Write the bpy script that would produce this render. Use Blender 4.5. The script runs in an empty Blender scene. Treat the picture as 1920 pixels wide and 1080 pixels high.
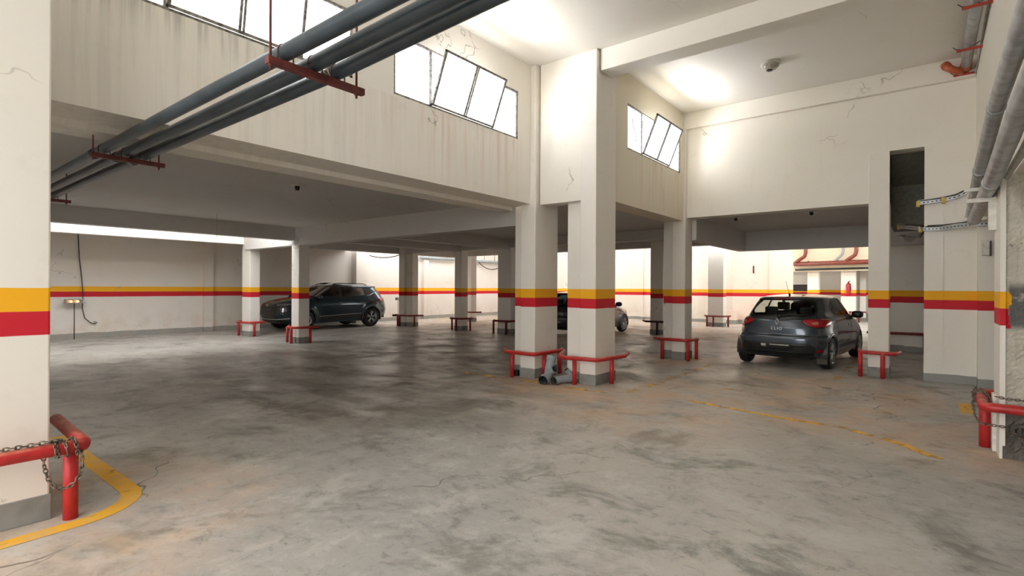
import bpy, bmesh, math, random
from mathutils import Vector, Matrix
random.seed(7)
sc = bpy.context.scene
COL = sc.collection
PI = math.pi

# ---------------------------------------------------------------- camera
HC = 1.55
cam_d = bpy.data.cameras.new('camera'); cam = bpy.data.objects.new('camera', cam_d); COL.objects.link(cam)
cam_d.sensor_width = 36.0; cam_d.lens = 36.0 * 985 / 1920
cam_d.clip_start = 0.05; cam_d.clip_end = 300
cam.matrix_world = (Matrix.Translation((0, 0, HC)) @ Matrix.Rotation(math.radians(38.3), 4, 'Z')
                    @ Matrix.Rotation(math.radians(90), 4, 'X') @ Matrix.Rotation(math.radians(0.28), 4, 'Z'))
sc.camera = cam

# ---------------------------------------------------------------- world, exposure
w = bpy.data.worlds.new('overcast_sky'); sc.world = w; w.use_nodes = True
nt = w.node_tree; bg = nt.nodes['Background']
bg.inputs[0].default_value = (1.0, 0.995, 0.985, 1); bg.inputs[1].default_value = 3.6
sc.view_settings.view_transform = 'Standard'; sc.view_settings.look = 'None'
sc.view_settings.gamma = 1; sc.view_settings.use_curve_mapping = False
sc.view_settings.exposure = 0.66
sc.cycles.diffuse_bounces = 7; sc.cycles.max_bounces = 12; sc.cycles.transparent_max_bounces = 16
sc.cycles.sample_clamp_indirect = 8
sc.cycles.caustics_reflective = False; sc.cycles.caustics_refractive = False

def daylight(name, loc, rot, sx, sy, power, col=(1, .98, .95)):
    d = bpy.data.lights.new(name, 'AREA'); d.shape = 'RECTANGLE'; d.size = sx; d.size_y = sy
    d.energy = power; d.color = col
    o = bpy.data.objects.new(name, d); COL.objects.link(o); o.location = loc; o.rotation_euler = rot
    return o
RX = (0, -PI/2, 0)     # faces +X
daylight('daylight_window', (-5.95, 2.40, 4.55), RX, 1.1, 2.7, 420)
daylight('daylight_window', (-5.95, 5.60, 4.55), RX, 1.1, 2.7, 420)
daylight('daylight_window', (-4.75, 9.85, 4.55), RX, 1.1, 2.6, 320)

# ---------------------------------------------------------------- mesh helpers
class MB:
    def __init__(s): s.v = []; s.f = []; s.m = []; s.sm = []
    def add(s, verts, faces, mi=0, smooth=False):
        b = len(s.v); s.v += [tuple(p) for p in verts]
        for f in faces: s.f.append(tuple(b+i for i in f)); s.m.append(mi); s.sm.append(smooth)
        return s
    def box(s, x0, x1, y0, y1, z0, z1, mi=0):
        v = [(x, y, z) for z in (z0, z1) for y in (y0, y1) for x in (x0, x1)]
        return s.add(v, [(0,2,3,1),(4,5,7,6),(0,1,5,4),(2,6,7,3),(0,4,6,2),(1,3,7,5)], mi)
    def obox(s, c, ax, ay, az, mi=0):
        c = Vector(c); ax, ay, az = Vector(ax), Vector(ay), Vector(az)
        v = [c+ax*i+ay*j+az*k for k in (-1,1) for j in (-1,1) for i in (-1,1)]
        return s.add(v, [(0,2,3,1),(4,5,7,6),(0,1,5,4),(2,6,7,3),(0,4,6,2),(1,3,7,5)], mi)
    def tube(s, pts, r, n=12, mi=0, caps=True, closed=False, radii=None):
        pts = [Vector(p) for p in pts]; N = len(pts); rings = []
        t0 = (pts[1]-pts[0]).normalized()
        up = Vector((0,0,1)) if abs(t0.z) < .9 else Vector((1,0,0))
        nrm = t0.cross(up).normalized(); prev = t0; vs = []
        for i, p in enumerate(pts):
            if closed: t = (pts[(i+1) % N]-pts[i-1]).normalized()
            elif i == 0: t = t0
            elif i == N-1: t = (pts[i]-pts[i-1]).normalized()
            else: t = ((pts[i+1]-p).normalized()+(p-pts[i-1]).normalized()).normalized()
            q = prev.rotation_difference(t); nrm = (q @ nrm).normalized(); prev = t
            bn = t.cross(nrm).normalized()
            k = 1.0
            if 0 < i < N-1 and not closed:
                cs = (pts[i+1]-p).normalized().dot((p-pts[i-1]).normalized()); k = 1/max(.6, math.sqrt((1+cs)/2))
            rr = radii[i] if radii else r
            for j in range(n):
                a = 2*PI*j/n; vs.append(p+nrm*math.cos(a)*rr+bn*math.sin(a)*rr)
        fs = []
        M = N if closed else N-1
        for i in range(M):
            for j in range(n):
                a = i*n+j; b = i*n+(j+1) % n; c = ((i+1) % N)*n+(j+1) % n; d = ((i+1) % N)*n+j
                fs.append((a, b, c, d))
        s.add(vs, fs, mi, True)
        if caps and not closed:
            b = len(s.v)-len(vs)
            s.f.append(tuple(b+j for j in range(n))[::-1]); s.m.append(mi); s.sm.append(False)
            s.f.append(tuple(b+(N-1)*n+j for j in range(n))); s.m.append(mi); s.sm.append(False)
        return s
    def lathe(s, prof, c, axis='z', n=24, mi=0, smooth=True, a0=0, a1=2*PI):
        # prof: list of (radius, height)
        full = abs(a1-a0-2*PI) < 1e-6; K = n if full else n+1; vs = []
        for (r, h) in prof:
            for j in range(K):
                a = a0+(a1-a0)*j/n; u, v = r*math.cos(a), r*math.sin(a)
                p = {'z': (u, v, h), 'x': (h, u, v), 'y': (u, h, v)}[axis]
                vs.append((c[0]+p[0], c[1]+p[1], c[2]+p[2]))
        fs = []
        for i in range(len(prof)-1):
            for j in range(K if full else K-1):
                j2 = (j+1) % K; fs.append((i*K+j, i*K+j2, (i+1)*K+j2, (i+1)*K+j))
        return s.add(vs, fs, mi, smooth)
    def build(s, name, mats, parent=None, bevel=0, loc=None, auto=True):
        me = bpy.data.meshes.new(name); me.from_pydata(s.v, [], s.f)
        if not isinstance(mats, (list, tuple)): mats = [mats]
        for m in mats: me.materials.append(m)
        for i, p in enumerate(me.polygons): p.material_index = s.m[i]; p.use_smooth = s.sm[i]
        bm = bmesh.new(); bm.from_mesh(me); bmesh.ops.recalc_face_normals(bm, faces=bm.faces); bm.to_mesh(me); bm.free()
        o = bpy.data.objects.new(name, me); COL.objects.link(o)
        if parent: o.parent = parent
        if loc: o.location = loc
        if bevel:
            b = o.modifiers.new('b', 'BEVEL'); b.width = bevel; b.segments = 2; b.limit_method = 'ANGLE'; b.angle_limit = math.radians(50)
        return o

def tag(o, label=None, cat=None, group=None, kind=None):
    if label: o['label'] = label
    if cat: o['category'] = cat
    if group: o['group'] = group
    if kind: o['kind'] = kind
    return o
def thing(name, loc, label, cat, group=None, rz=0):
    o = bpy.data.objects.new(name, None); COL.objects.link(o); o.location = loc; o.rotation_euler = (0, 0, rz)
    o.empty_display_size = .2
    return tag(o, label, cat, group)
def struct(name, mb, m, bevel=0): return tag(mb.build(name, m, None, bevel), kind='structure')

# ---------------------------------------------------------------- materials
class NG:
    def __init__(s, name):
        s.mat = bpy.data.materials.new(name); s.mat.use_nodes = True; s.t = s.mat.node_tree
        s.b = s.t.nodes['Principled BSDF']; s.out = s.t.nodes['Material Output']
    def n(s, typ, **kw):
        nd = s.t.nodes.new(typ)
        for k, v in kw.items(): setattr(nd, k, v)
        return nd
    def link(s, a, b): s.t.links.new(a, b)
    def setin(s, sock, v):
        if hasattr(v, 'is_output') or hasattr(v, 'links'): s.link(v, sock)
        else: sock.default_value = v
    def math(s, op, a, b=0.0, c=None, clamp=False):
        nd = s.n('ShaderNodeMath', operation=op); nd.use_clamp = clamp
        s.setin(nd.inputs[0], a); s.setin(nd.inputs[1], b)
        if c is not None: s.setin(nd.inputs[2], c)
        return nd.outputs[0]
    def pos(s):
        if not hasattr(s, '_p'):
            g = s.n('ShaderNodeNewGeometry'); sp = s.n('ShaderNodeSeparateXYZ'); s.link(g.outputs['Position'], sp.inputs[0])
            s._p = (g.outputs['Position'], sp.outputs[0], sp.outputs[1], sp.outputs[2])
        return s._p
    def noise(s, scale=1.0, detail=4, rough=.55, sc3=None, off=(0,0,0), dist=0):
        mp = s.n('ShaderNodeMapping'); s.link(s.pos()[0], mp.inputs[0])
        mp.inputs['Scale'].default_value = sc3 or (1, 1, 1); mp.inputs['Location'].default_value = off
        nz = s.n('ShaderNodeTexNoise'); s.link(mp.outputs[0], nz.inputs['Vector'])
        nz.inputs['Scale'].default_value = scale; nz.inputs['Detail'].default_value = detail; nz.inputs['Roughness'].default_value = rough
        nz.inputs['Distortion'].default_value = dist
        return nz.outputs[0]
    def ramp(s, f, a, b, lo=0.0, hi=1.0):
        m = s.n('ShaderNodeMapRange'); m.interpolation_type = 'SMOOTHSTEP'; s.setin(m.inputs[0], f)
        m.inputs[1].default_value = a; m.inputs[2].default_value = b; m.inputs[3].default_value = lo; m.inputs[4].default_value = hi
        return m.outputs[0]
    def mix(s, f, a, b):
        m = s.n('ShaderNodeMix', data_type='RGBA'); s.setin(m.inputs[0], f)
        for sock, v in ((m.inputs[6], a), (m.inputs[7], b)):
            if isinstance(v, tuple): sock.default_value = v if len(v) == 4 else v+(1,)
            else: s.link(v, sock)
        return m.outputs[2]
    def band(s, v, lo, hi, soft=.004):
        return s.math('MULTIPLY', s.ramp(v, lo-soft, lo+soft), s.ramp(v, hi-soft, hi+soft, 1, 0))

def simple(name, col, rough=.6, metal=0, var=.12, nscale=12, bump=0, coat=0, emit=None, estr=0):
    g = NG(name)
    nz = g.noise(nscale, 3)
    c2 = tuple(max(0, c*(1-var*2)) for c in col)
    g.link(g.mix(g.ramp(nz, .35, .7), tuple(col), c2), g.b.inputs['Base Color'])
    g.b.inputs['Roughness'].default_value = rough; g.b.inputs['Metallic'].default_value = metal
    if coat: g.b.inputs['Coat Weight'].default_value = coat; g.b.inputs['Coat Roughness'].default_value = .05
    if emit: g.b.inputs['Emission Color'].default_value = emit+(1,); g.b.inputs['Emission Strength'].default_value = estr
    if bump:
        bp = g.n('ShaderNodeBump'); bp.inputs['Strength'].default_value = bump; bp.inputs['Distance'].default_value = .01
        g.link(nz, bp.inputs['Height']); g.link(bp.outputs[0], g.b.inputs['Normal'])
    return g.mat

YEL = (.86, .42, .006); RED = (.56, .008, .022); GREY = (.30, .30, .28)
def wall_mat(name, base=(.82, .79, .735), stripes=True, plinth=0.14, stain=None, dirt=1.0, damp=0):
    g = NG(name); P, X, Y, Z = g.pos()
    n1 = g.noise(.45, 3); n2 = g.noise(3.0, 6, .65); n3 = g.noise(14, 3)
    dk = tuple(c*.86 for c in base)
    c = g.mix(g.ramp(n1, .35, .68), base, tuple([base[0]*.97, base[1]*.955, base[2]*.91]))
    c = g.mix(g.math('MULTIPLY', g.ramp(n2, .56, .80), .35*dirt), c, (dk[0]*.9, dk[1]*.86, dk[2]*.78))
    # small chips and scuffs, denser low down
    ch = g.math('MULTIPLY', g.ramp(g.noise(5.5, 5, .7, off=(3, 1, 7)), .70, .745), g.ramp(Z, .1, 1.6, .8, .28))
    # fine vertical run marks
    rn = g.math('MULTIPLY', g.math('MULTIPLY', g.ramp(g.noise(1, 3, .5, sc3=(9, 9, .35)), .60, .75), g.ramp(n1, .48, .62)), .13*dirt)
    c = g.mix(rn, c, (.55, .47, .36))
    if stripes:
        wob = g.math('MULTIPLY_ADD', g.noise(1.6, 2), .012, -.006); zz = g.math('ADD', Z, wob)
        c = g.mix(g.band(zz, 1.38, 1.537, .003), c, YEL)
        c = g.mix(g.band(zz, 1.227, 1.383, .003), c, RED)
    if stain:
        for (ax, lo, hi, z0, z1, col, k) in stain:
            A = X if ax == 'x' else Y
            st = g.ramp(g.noise(1, 4, .6, sc3=(11, 11, .55), off=(lo, 0, 0)), .42, .68)
            st = g.math('MULTIPLY', st, g.band(A, lo, hi, .18))
            st = g.math('MULTIPLY', st, g.math('MULTIPLY', g.ramp(Z, z0, z1, .25, 1), g.ramp(Z, z1-.02, z1+.02, 1, 0)))
            c = g.mix(g.math('MULTIPLY', st, k), c, col)
    c = g.mix(ch, c, (.40, .37, .33))
    # sparse hairline cracks in the render
    vo = g.n('ShaderNodeTexVoronoi', feature='DISTANCE_TO_EDGE'); vo.inputs['Scale'].default_value = .9
    vm = g.n('ShaderNodeVectorMath', operation='MULTIPLY_ADD'); nzv = g.n('ShaderNodeTexNoise'); nzv.inputs['Scale'].default_value = 4; g.link(P, nzv.inputs['Vector'])
    g.link(nzv.outputs['Color'], vm.inputs[0]); vm.inputs[1].default_value = (.35, .35, .35); g.link(P, vm.inputs[2]); g.link(vm.outputs[0], vo.inputs['Vector'])
    ck = g.math('MULTIPLY', g.ramp(vo.outputs[0], .002, .007, 1, 0), g.ramp(g.noise(.8, 2, off=(4, 4, 4)), .60, .66))
    c = g.mix(g.math('MULTIPLY', ck, .6*dirt), c, (.25, .23, .20))
    if plinth:
        pz = g.math('ADD', Z, g.math('MULTIPLY_ADD', g.noise(2.5, 4), .05, -.025))
        c = g.mix(g.ramp(pz, plinth-.004, plinth+.004, 1, 0), c, GREY)
    if damp:
        d = g.math('MULTIPLY', g.ramp(n2, .4, .6), g.ramp(Z, .1, 1.0, damp, 0)); c = g.mix(d, c, (.55, .36, .22))
    g.link(c, g.b.inputs['Base Color']); g.b.inputs['Roughness'].default_value = .72
    bp = g.n('ShaderNodeBump'); bp.inputs['Strength'].default_value = .12; bp.inputs['Distance'].default_value = .01
    g.link(g.math('ADD', n3, g.math('MULTIPLY', ch, -2.0)), bp.inputs['Height']); g.link(bp.outputs[0], g.b.inputs['Normal'])
    return g.mat

RUST = (.60, .33, .16); MOULD = (.22, .22, .21)
M_wall = wall_mat('painted_wall')
M_pillar = wall_mat('painted_pillar', base=(.80, .77, .72), plinth=.16)
M_plain = wall_mat('painted_plaster', base=(.82, .785, .72), stripes=False, plinth=0)
M_ceil = wall_mat('ceiling_paint', base=(.82, .80, .765), stripes=False, plinth=0, dirt=.5)
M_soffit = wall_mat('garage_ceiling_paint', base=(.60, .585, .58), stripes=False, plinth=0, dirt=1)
M_cleft = wall_mat('clerestory_wall_paint', base=(.83, .80, .75), stripes=False, plinth=0,
                   stain=[('y', 4.75, 6.95, 3.0, 4.03, RUST, .42), ('y', 1.0, 3.8, 3.7, 4.05, MOULD, .5), ('y', 3.5, 4.6, 3.0, 4.0, (.60, .46, .3), .30)])
M_cright = wall_mat('clerestory_wall_paint_warm', base=(.76, .70, .58), stripes=False, plinth=0,
                    stain=[('y', 9.0, 11.1, 3.0, 4.03, RUST, .45)])
M_far = wall_mat('garage_wall_paint', base=(.74, .69, .64), damp=.25, plinth=.16)
M_back = wall_mat('rear_wall_paint', base=(.82, .76, .68), damp=.25)
M_pink = wall_mat('rear_wall_paint_pink', base=(.84, .70, .60), plinth=.18)

def floor_material():
    g = NG('polished_concrete'); P, X, Y, Z = g.pos()
    a = g.noise(.22, 4, .6, sc3=(1, .75, 1)); b = g.noise(1.1, 8, .68, dist=.6, off=(5, 2, 0)); d = g.noise(5.5, 8, .7, off=(1, 8, 0)); e = g.noise(34, 4, .6)
    c = g.mix(g.ramp(a, .38, .62), (.47, .435, .385), (.38, .37, .345))
    k1 = g.noise(2.1, 10, .78, sc3=(1, .6, 1), off=(3, 5, 0), dist=.4); k2 = g.noise(8, 8, .75, sc3=(.7, 1, 1), off=(6, 1, 0), dist=.5)
    c = g.mix(g.math('MULTIPLY', g.ramp(k1, .50, .62), .75), c, (.52, .50, .455))
    c = g.mix(g.math('MULTIPLY', g.ramp(k2, .53, .64), .7), c, (.22, .215, .19))
    c = g.mix(g.math('MULTIPLY', g.ramp(k2, .36, .46, 1, 0), .5), c, (.55, .53, .49))
    c = g.mix(g.ramp(b, .50, .66, 0, .85), c, (.19, .185, .16))
    c = g.mix(g.math('MULTIPLY', g.ramp(g.noise(.75, 7, .7, dist=.8, off=(9, 9, 0)), .50, .68), .75), c, (.56, .54, .49))
    c = g.mix(g.math('MULTIPLY', g.ramp(d, .56, .70), .5), c, (.19, .18, .16))
    c = g.mix(g.math('MULTIPLY', g.ramp(e, .62, .72), .35), c, (.14, .14, .13))
    # dark lane through the pillars, broken up by noise
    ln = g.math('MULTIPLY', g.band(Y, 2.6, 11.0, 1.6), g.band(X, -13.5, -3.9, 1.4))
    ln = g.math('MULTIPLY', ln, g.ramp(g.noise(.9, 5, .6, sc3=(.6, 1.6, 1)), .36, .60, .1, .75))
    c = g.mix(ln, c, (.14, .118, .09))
    # sandy dust round the pillars and at the back
    dust = None
    for (px, py, r) in ((-4.5, 7.1, 1.9), (-4.4, .8, 2.0), (.3, 6.9, 1.5), (-1.2, 9.4, 2.4), (-4.2, 11.2, 1.5), (-9, 20, 9), (-16, 19, 7), (-1.0, 7.8, 2.2), (-2.9, 6.9, 2.6)):
        dx = g.math('SUBTRACT', X, px); dy = g.math('SUBTRACT', Y, py)
        q = g.math('SQRT', g.math('ADD', g.math('MULTIPLY', dx, dx), g.math('MULTIPLY', dy, dy)))
        m = g.ramp(q, r*.25, r, 1, 0)
        dust = m if dust is None else g.math('MAXIMUM', dust, m)
    sp1 = g.math('MULTIPLY', g.ramp(g.noise(19, 5, .7, off=(4, 4, 0)), .64, .70), g.ramp(g.noise(1.4, 3, off=(8, 3, 0)), .48, .60)); c = g.mix(sp1, c, (.12, .12, .11))
    dm = g.math('MULTIPLY', dust, g.ramp(g.noise(1.3, 6, .6, off=(2, 2, 0)), .36, .66, .05, .65))
    c = g.mix(dm, c, (.66, .44, .28))
    # cracks
    vo = g.n('ShaderNodeTexVoronoi', feature='DISTANCE_TO_EDGE'); vo.inputs['Scale'].default_value = .33
    nzv = g.n('ShaderNodeTexNoise'); nzv.inputs['Scale'].default_value = 2.2; g.link(P, nzv.inputs['Vector'])
    vm = g.n('ShaderNodeVectorMath', operation='MULTIPLY_ADD'); g.link(nzv.outputs['Color'], vm.inputs[0]); vm.inputs[1].default_value = (.55, .55, 0); g.link(P, vm.inputs[2])
    g.link(vm.outputs[0], vo.inputs['Vector'])
    cr = g.math('MULTIPLY', g.ramp(vo.outputs[0], .0008, .003, 1, 0), g.ramp(g.noise(.5, 2, off=(7, 0, 0)), .52, .60))
    c = g.mix(g.math('MULTIPLY', cr, .7), c, (.10, .075, .05))
    g.link(c, g.b.inputs['Base Color'])
    ro = g.math('ADD', g.ramp(b, .35, .7, .30, .58), g.math('MULTIPLY', dm, .4)); g.link(ro, g.b.inputs['Roughness'])
    g.b.inputs['Specular IOR Level'].default_value = .42
    bp = g.n('ShaderNodeBump'); bp.inputs['Strength'].default_value = .25; bp.inputs['Distance'].default_value = .006
    g.link(g.math('ADD', d, g.math('MULTIPLY', cr, -3.0)), bp.inputs['Height']); g.link(bp.outputs[0], g.b.inputs['Normal'])
    return g.mat
M_floor = floor_material()

def worn_paint():
    g = NG('worn_yellow_floor_paint')
    g.link(g.mix(g.ramp(g.noise(6, 5), .4, .7), (.85, .45, .03), (.72, .46, .14)), g.b.inputs['Base Color'])
    g.b.inputs['Roughness'].default_value = .6
    tr = g.n('ShaderNodeBsdfTransparent'); mx = g.n('ShaderNodeMixShader')
    oi = g.n('ShaderNodeObjectInfo')   # object colour alpha carries how worn the line is
    al = oi.outputs['Alpha']
    f = g.ramp(g.math('ADD', g.noise(3.2, 7, .7), g.math('MULTIPLY_ADD', al, .5, -.38)), .38, .56)
    g.link(f, mx.inputs[0]); g.link(tr.outputs[0], mx.inputs[1]); g.link(g.b.outputs[0], mx.inputs[2]); g.link(mx.outputs[0], g.out.inputs[0])
    return g.mat
M_line = worn_paint()

def rail_paint():
    g = NG('red_rail_paint'); gm = g.n('ShaderNodeNewGeometry'); sp = g.n('ShaderNodeSeparateXYZ'); g.link(gm.outputs['Normal'], sp.inputs[0])
    nz = g.noise(8, 5, .6); c = g.mix(g.ramp(nz, .4, .7), (.50, .022, .022), (.36, .018, .018))
    wr = g.math('MULTIPLY', g.ramp(sp.outputs[2], .45, .9), g.ramp(g.noise(4, 5, .7, off=(2, 2, 2)), .38, .60))
    c = g.mix(g.math('MULTIPLY', wr, .8), c, (.62, .24, .15))
    g.link(c, g.b.inputs['Base Color']); g.b.inputs['Roughness'].default_value = .45; return g.mat
M_red = rail_paint()
M_redx = simple('red_rail_paint', (.55, .03, .025), .42, var=.14, nscale=9, bump=.15)
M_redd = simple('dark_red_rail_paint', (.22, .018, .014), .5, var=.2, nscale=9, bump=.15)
M_redtop = simple('worn_rail_paint', (.60, .17, .10), .5, var=.12)
M_pipe = simple('blue_grey_pvc', (.040, .058, .072), .36, var=.2, nscale=4)
M_galv = simple('galvanised_duct', (.47, .49, .51), .38, metal=.35, var=.16, nscale=9, bump=.12)
M_pvc = simple('grey_pvc', (.30, .345, .36), .38, var=.08)
M_pvcin = simple('pvc_bore', (.05, .055, .06), .6)
M_orange = simple('orange_drain_pvc', (.52, .12, .04), .35, var=.15)
M_rust = simple('rust_red_drain_pvc', (.24, .05, .028), .3, var=.2)
M_bracket = simple('oxide_red_steel', (.16, .035, .03), .55, var=.2)
M_bracket2 = simple('bright_red_steel', (.50, .06, .035), .5, var=.15)
M_white = simple('white_steel', (.74, .72, .66), .5)
M_frame = simple('rusty_window_steel', (.33, .31, .28), .55, metal=.2, var=.35, nscale=25)
M_black = simple('black_rubber', (.013, .013, .014), .62, var=.1)
M_blackpl = simple('black_plastic', (.018, .019, .02), .38, var=.1)
M_chain = simple('rusty_chain_steel', (.27, .22, .17), .5, metal=.5, var=.4, nscale=40)
M_rim = simple('alloy_wheel', (.55, .56, .57), .32, metal=.75, var=.08)
M_cable = simple('cable_sheath', (.03, .03, .03), .5)
M_cablew = simple('white_cable', (.55, .53, .48), .5)
M_tie = simple('yellow_tape', (.62, .42, .04), .5)
M_chrome = simple('chrome', (.80, .81, .82), .28, metal=.7, var=.03)
M_trim = simple('dark_seat_fabric', (.022, .024, .027), .85)
M_lens = simple('red_tail_lens', (.42, .006, .012), .12, var=.15, nscale=22, coat=.6)
M_lens2 = simple('pale_tail_lens', (.55, .16, .14), .15, coat=.5)
M_head = simple('headlight_lens', (.34, .36, .38), .12, metal=.4, coat=.8, var=.35, nscale=30)
M_plate = simple('number_plate', (.50, .50, .48), .45, var=.05)
M_paper = simple('paper', (.8, .8, .78), .6)
M_lampw = simple('lamp_opal', (.62, .60, .54), .3, var=.08)
M_amber = simple('amber_lamp', (.8, .35, .08), .4, emit=(1.0, .42, .10), estr=5)
M_ext = simple('extinguisher_red', (.45, .02, .02), .35)

def paint(name, col, rough=.28):
    g = NG(name); g.link(g.mix(g.ramp(g.noise(900, 1), .4, .6), col, tuple(c*1.35 for c in col)), g.b.inputs['Base Color'])
    g.b.inputs['Metallic'].default_value = .55; g.b.inputs['Roughness'].default_value = rough
    g.b.inputs['Coat Weight'].default_value = 1; g.b.inputs['Coat Roughness'].default_value = .04
    return g.mat
M_grey = paint('blue_grey_car_paint', (.062, .080, .104), .24)
M_teal = paint('dark_teal_car_paint', (.008, .028, .043))
M_navy = paint('dark_car_paint', (.022, .022, .030))

def glass(name, tint, refl=.12, clear=.55):
    g = NG(name); tr = g.n('ShaderNodeBsdfTransparent'); tr.inputs[0].default_value = tint+(1,)
    gl = g.n('ShaderNodeBsdfGlossy'); gl.inputs['Roughness'].default_value = .03
    fr = g.n('ShaderNodeFresnel'); fr.inputs[0].default_value = 1.5
    mx = g.n('ShaderNodeMixShader'); g.link(fr.outputs[0], mx.inputs[0]); g.link(tr.outputs[0], mx.inputs[1]); g.link(gl.outputs[0], mx.inputs[2])
    g.link(mx.outputs[0], g.out.inputs[0]); return g.mat
M_glass = glass('car_glass', (.80, .86, .83))
M_glassd = glass('tinted_car_glass', (.16, .20, .21))

def frosted():
    g = NG('frosted_pane'); tl = g.n('ShaderNodeBsdfTranslucent'); df = g.n('ShaderNodeBsdfDiffuse')
    smear = g.ramp(g.noise(3.0, 4, .6, dist=1), .52, .62)
    c = g.mix(g.math('MULTIPLY', smear, .10), (.34, .355, .37), (.20, .20, .195))
    g.link(c, tl.inputs[0]); g.link(c, df.inputs[0])
    mx = g.n('ShaderNodeMixShader'); mx.inputs[0].default_value = .3
    g.link(tl.outputs[0], mx.inputs[1]); g.link(df.outputs[0], mx.inputs[2])
    tr = g.n('ShaderNodeBsdfTransparent'); m2 = g.n('ShaderNodeMixShader'); m2.inputs[0].default_value = .06
    g.link(mx.outputs[0], m2.inputs[1]); g.link(tr.outputs[0], m2.inputs[2]); g.link(m2.outputs[0], g.out.inputs[0])
    return g.mat
M_pane = frosted()

def raw_concrete():
    g = NG('broken_concrete'); P, X, Y, Z = g.pos()
    n1 = g.noise(2.2, 8, .7); n2 = g.noise(11, 6, .7); st = g.noise(1, 5, .7, sc3=(14, 14, 1.1))
    c = g.mix(g.ramp(n1, .35, .7), (.66, .62, .53), (.50, .46, .38))
    c = g.mix(g.math('MULTIPLY', g.ramp(st, .5, .7), .5), c, (.38, .31, .22))
    c = g.mix(g.ramp(n2, .62, .70), c, (.14, .13, .115))
    patch = g.math('MULTIPLY', g.band(Z, 1.20, 1.60, .05), g.band(X, .585, 1.6, .02)); patch = g.math('MULTIPLY', patch, g.ramp(g.noise(4, 4), .3, .42))
    c = g.mix(patch, c, (.13, .13, .125))
    low = g.math('MULTIPLY', g.ramp(Z, .38, .52, 1, 0), g.ramp(n1, .15, .35, .5, 1)); c = g.mix(low, c, (.15, .135, .115))
    # the painted stripe still clinging to the edge
    ed = g.ramp(g.math('ADD', X, g.math('MULTIPLY', n2, .10)), .645, .655, 1, 0)
    c = g.mix(g.math('MULTIPLY', ed, g.band(Z, 1.38, 1.537)), c, YEL); c = g.mix(g.math('MULTIPLY', ed, g.band(Z, 1.20, 1.38)), c, RED)
    g.link(c, g.b.inputs['Base Color']); g.b.inputs['Roughness'].default_value = .9
    bp = g.n('ShaderNodeBump'); bp.inputs['Strength'].default_value = .9; bp.inputs['Distance'].default_value = .02
    g.link(g.math('ADD', n2, n1), bp.inputs['Height']); g.link(bp.outputs[0], g.b.inputs['Normal']); return g.mat
M_raw = raw_concrete()

# ================================================================= STRUCTURE
CZ = 5.37; RZ = 3.17
struct('floor', MB().box(-60, 60, -40, 70, -.3, 0), M_floor)
struct('ceiling', MB().box(-5.6, .85, -3.2, 11.8, CZ, CZ+.25), M_ceil)

# wall with the clerestory windows, left of the hall
XA = -5.36
mb = MB()
mb.box(XA-.2, XA, -4, -3, 0, CZ); mb.box(XA-.2, XA, -3, 7.42, 3.0, 4.03)
for (a, b) in ((-3, -1.9), (.72, 1.12), (3.72, 4.33), (6.93, 7.42)): mb.box(XA-.2, XA, a, b, 4.03, 4.83)
mb.box(XA-.2, XA, -3, 7.42, 4.83, CZ)
mb.box(XA-.5, XA-.2, -3, 7.42, 3.0, 3.3); mb.box(XA-.85, XA-.5, -3, 7.42, 2.94, 3.3)
struct('wall_left', mb, M_cleft)
# jog and the second clerestory wall
XB = -4.17
struct('wall_jog', MB().box(-5.22, -4.30, 7.38, 7.66, 2.98, CZ), M_plain)
mb = MB()
mb.box(XB-.2, XB, 7.66, 11.4, 3.03, 4.03); mb.box(XB-.2, XB, 7.66, 8.56, 4.03, 4.84); mb.box(XB-.2, XB, 11.10, 11.4, 4.03, 4.84)
mb.box(XB-.2, XB, 7.66, 11.4, 4.84, CZ); mb.box(XB-.42, XB-.2, 7.9, 11.3, 3.03, 3.3)
struct('wall_left_rear', mb, M_cright)
# end wall of the hall with its opening and the tall notch
YC = 11.4
mb = MB()
mb.box(XB-.2, 6, YC, YC+.35, 4.0, CZ); mb.box(XB-.2, -.52, YC, YC+.35, 3.10, 4.0); mb.box(-.04, 6, YC, YC+.35, 3.10, 4.0)
struct('wall_back', mb, M_plain)
struct('wall_back_right', MB().box(-.04, .64, YC, YC+.35, 0, 3.10).box(.20, .215, YC-.012, YC, .2, 3.0), M_wall)
struct('wall_right_rear', MB().box(.64, 6, 11.15, 11.40, 0, 3.10), M_wall)
struct('wall_right', MB().box(.62, .84, -3, 11.4, 2.62, CZ), M_plain)
struct('trim_1', MB().box(-4.1, .62, 7.45, 7.82, 5.03, CZ), M_ceil, .01)
struct('trim_2', MB().box(XB, .62, YC-.10, YC, 5.02, CZ), M_plain, .01)
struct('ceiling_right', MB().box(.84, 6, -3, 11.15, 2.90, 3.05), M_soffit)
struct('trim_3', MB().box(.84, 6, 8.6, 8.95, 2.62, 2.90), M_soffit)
struct('shade_wall_right', MB().box(.84, 6.2, -3.2, -3, 0, CZ), M_wall)  # unseen wall added to cut daylight on the near left pillar
struct('wall_far_right', MB().box(6, 6.2, -3, 36, 0, 3.2), M_wall)

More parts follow.
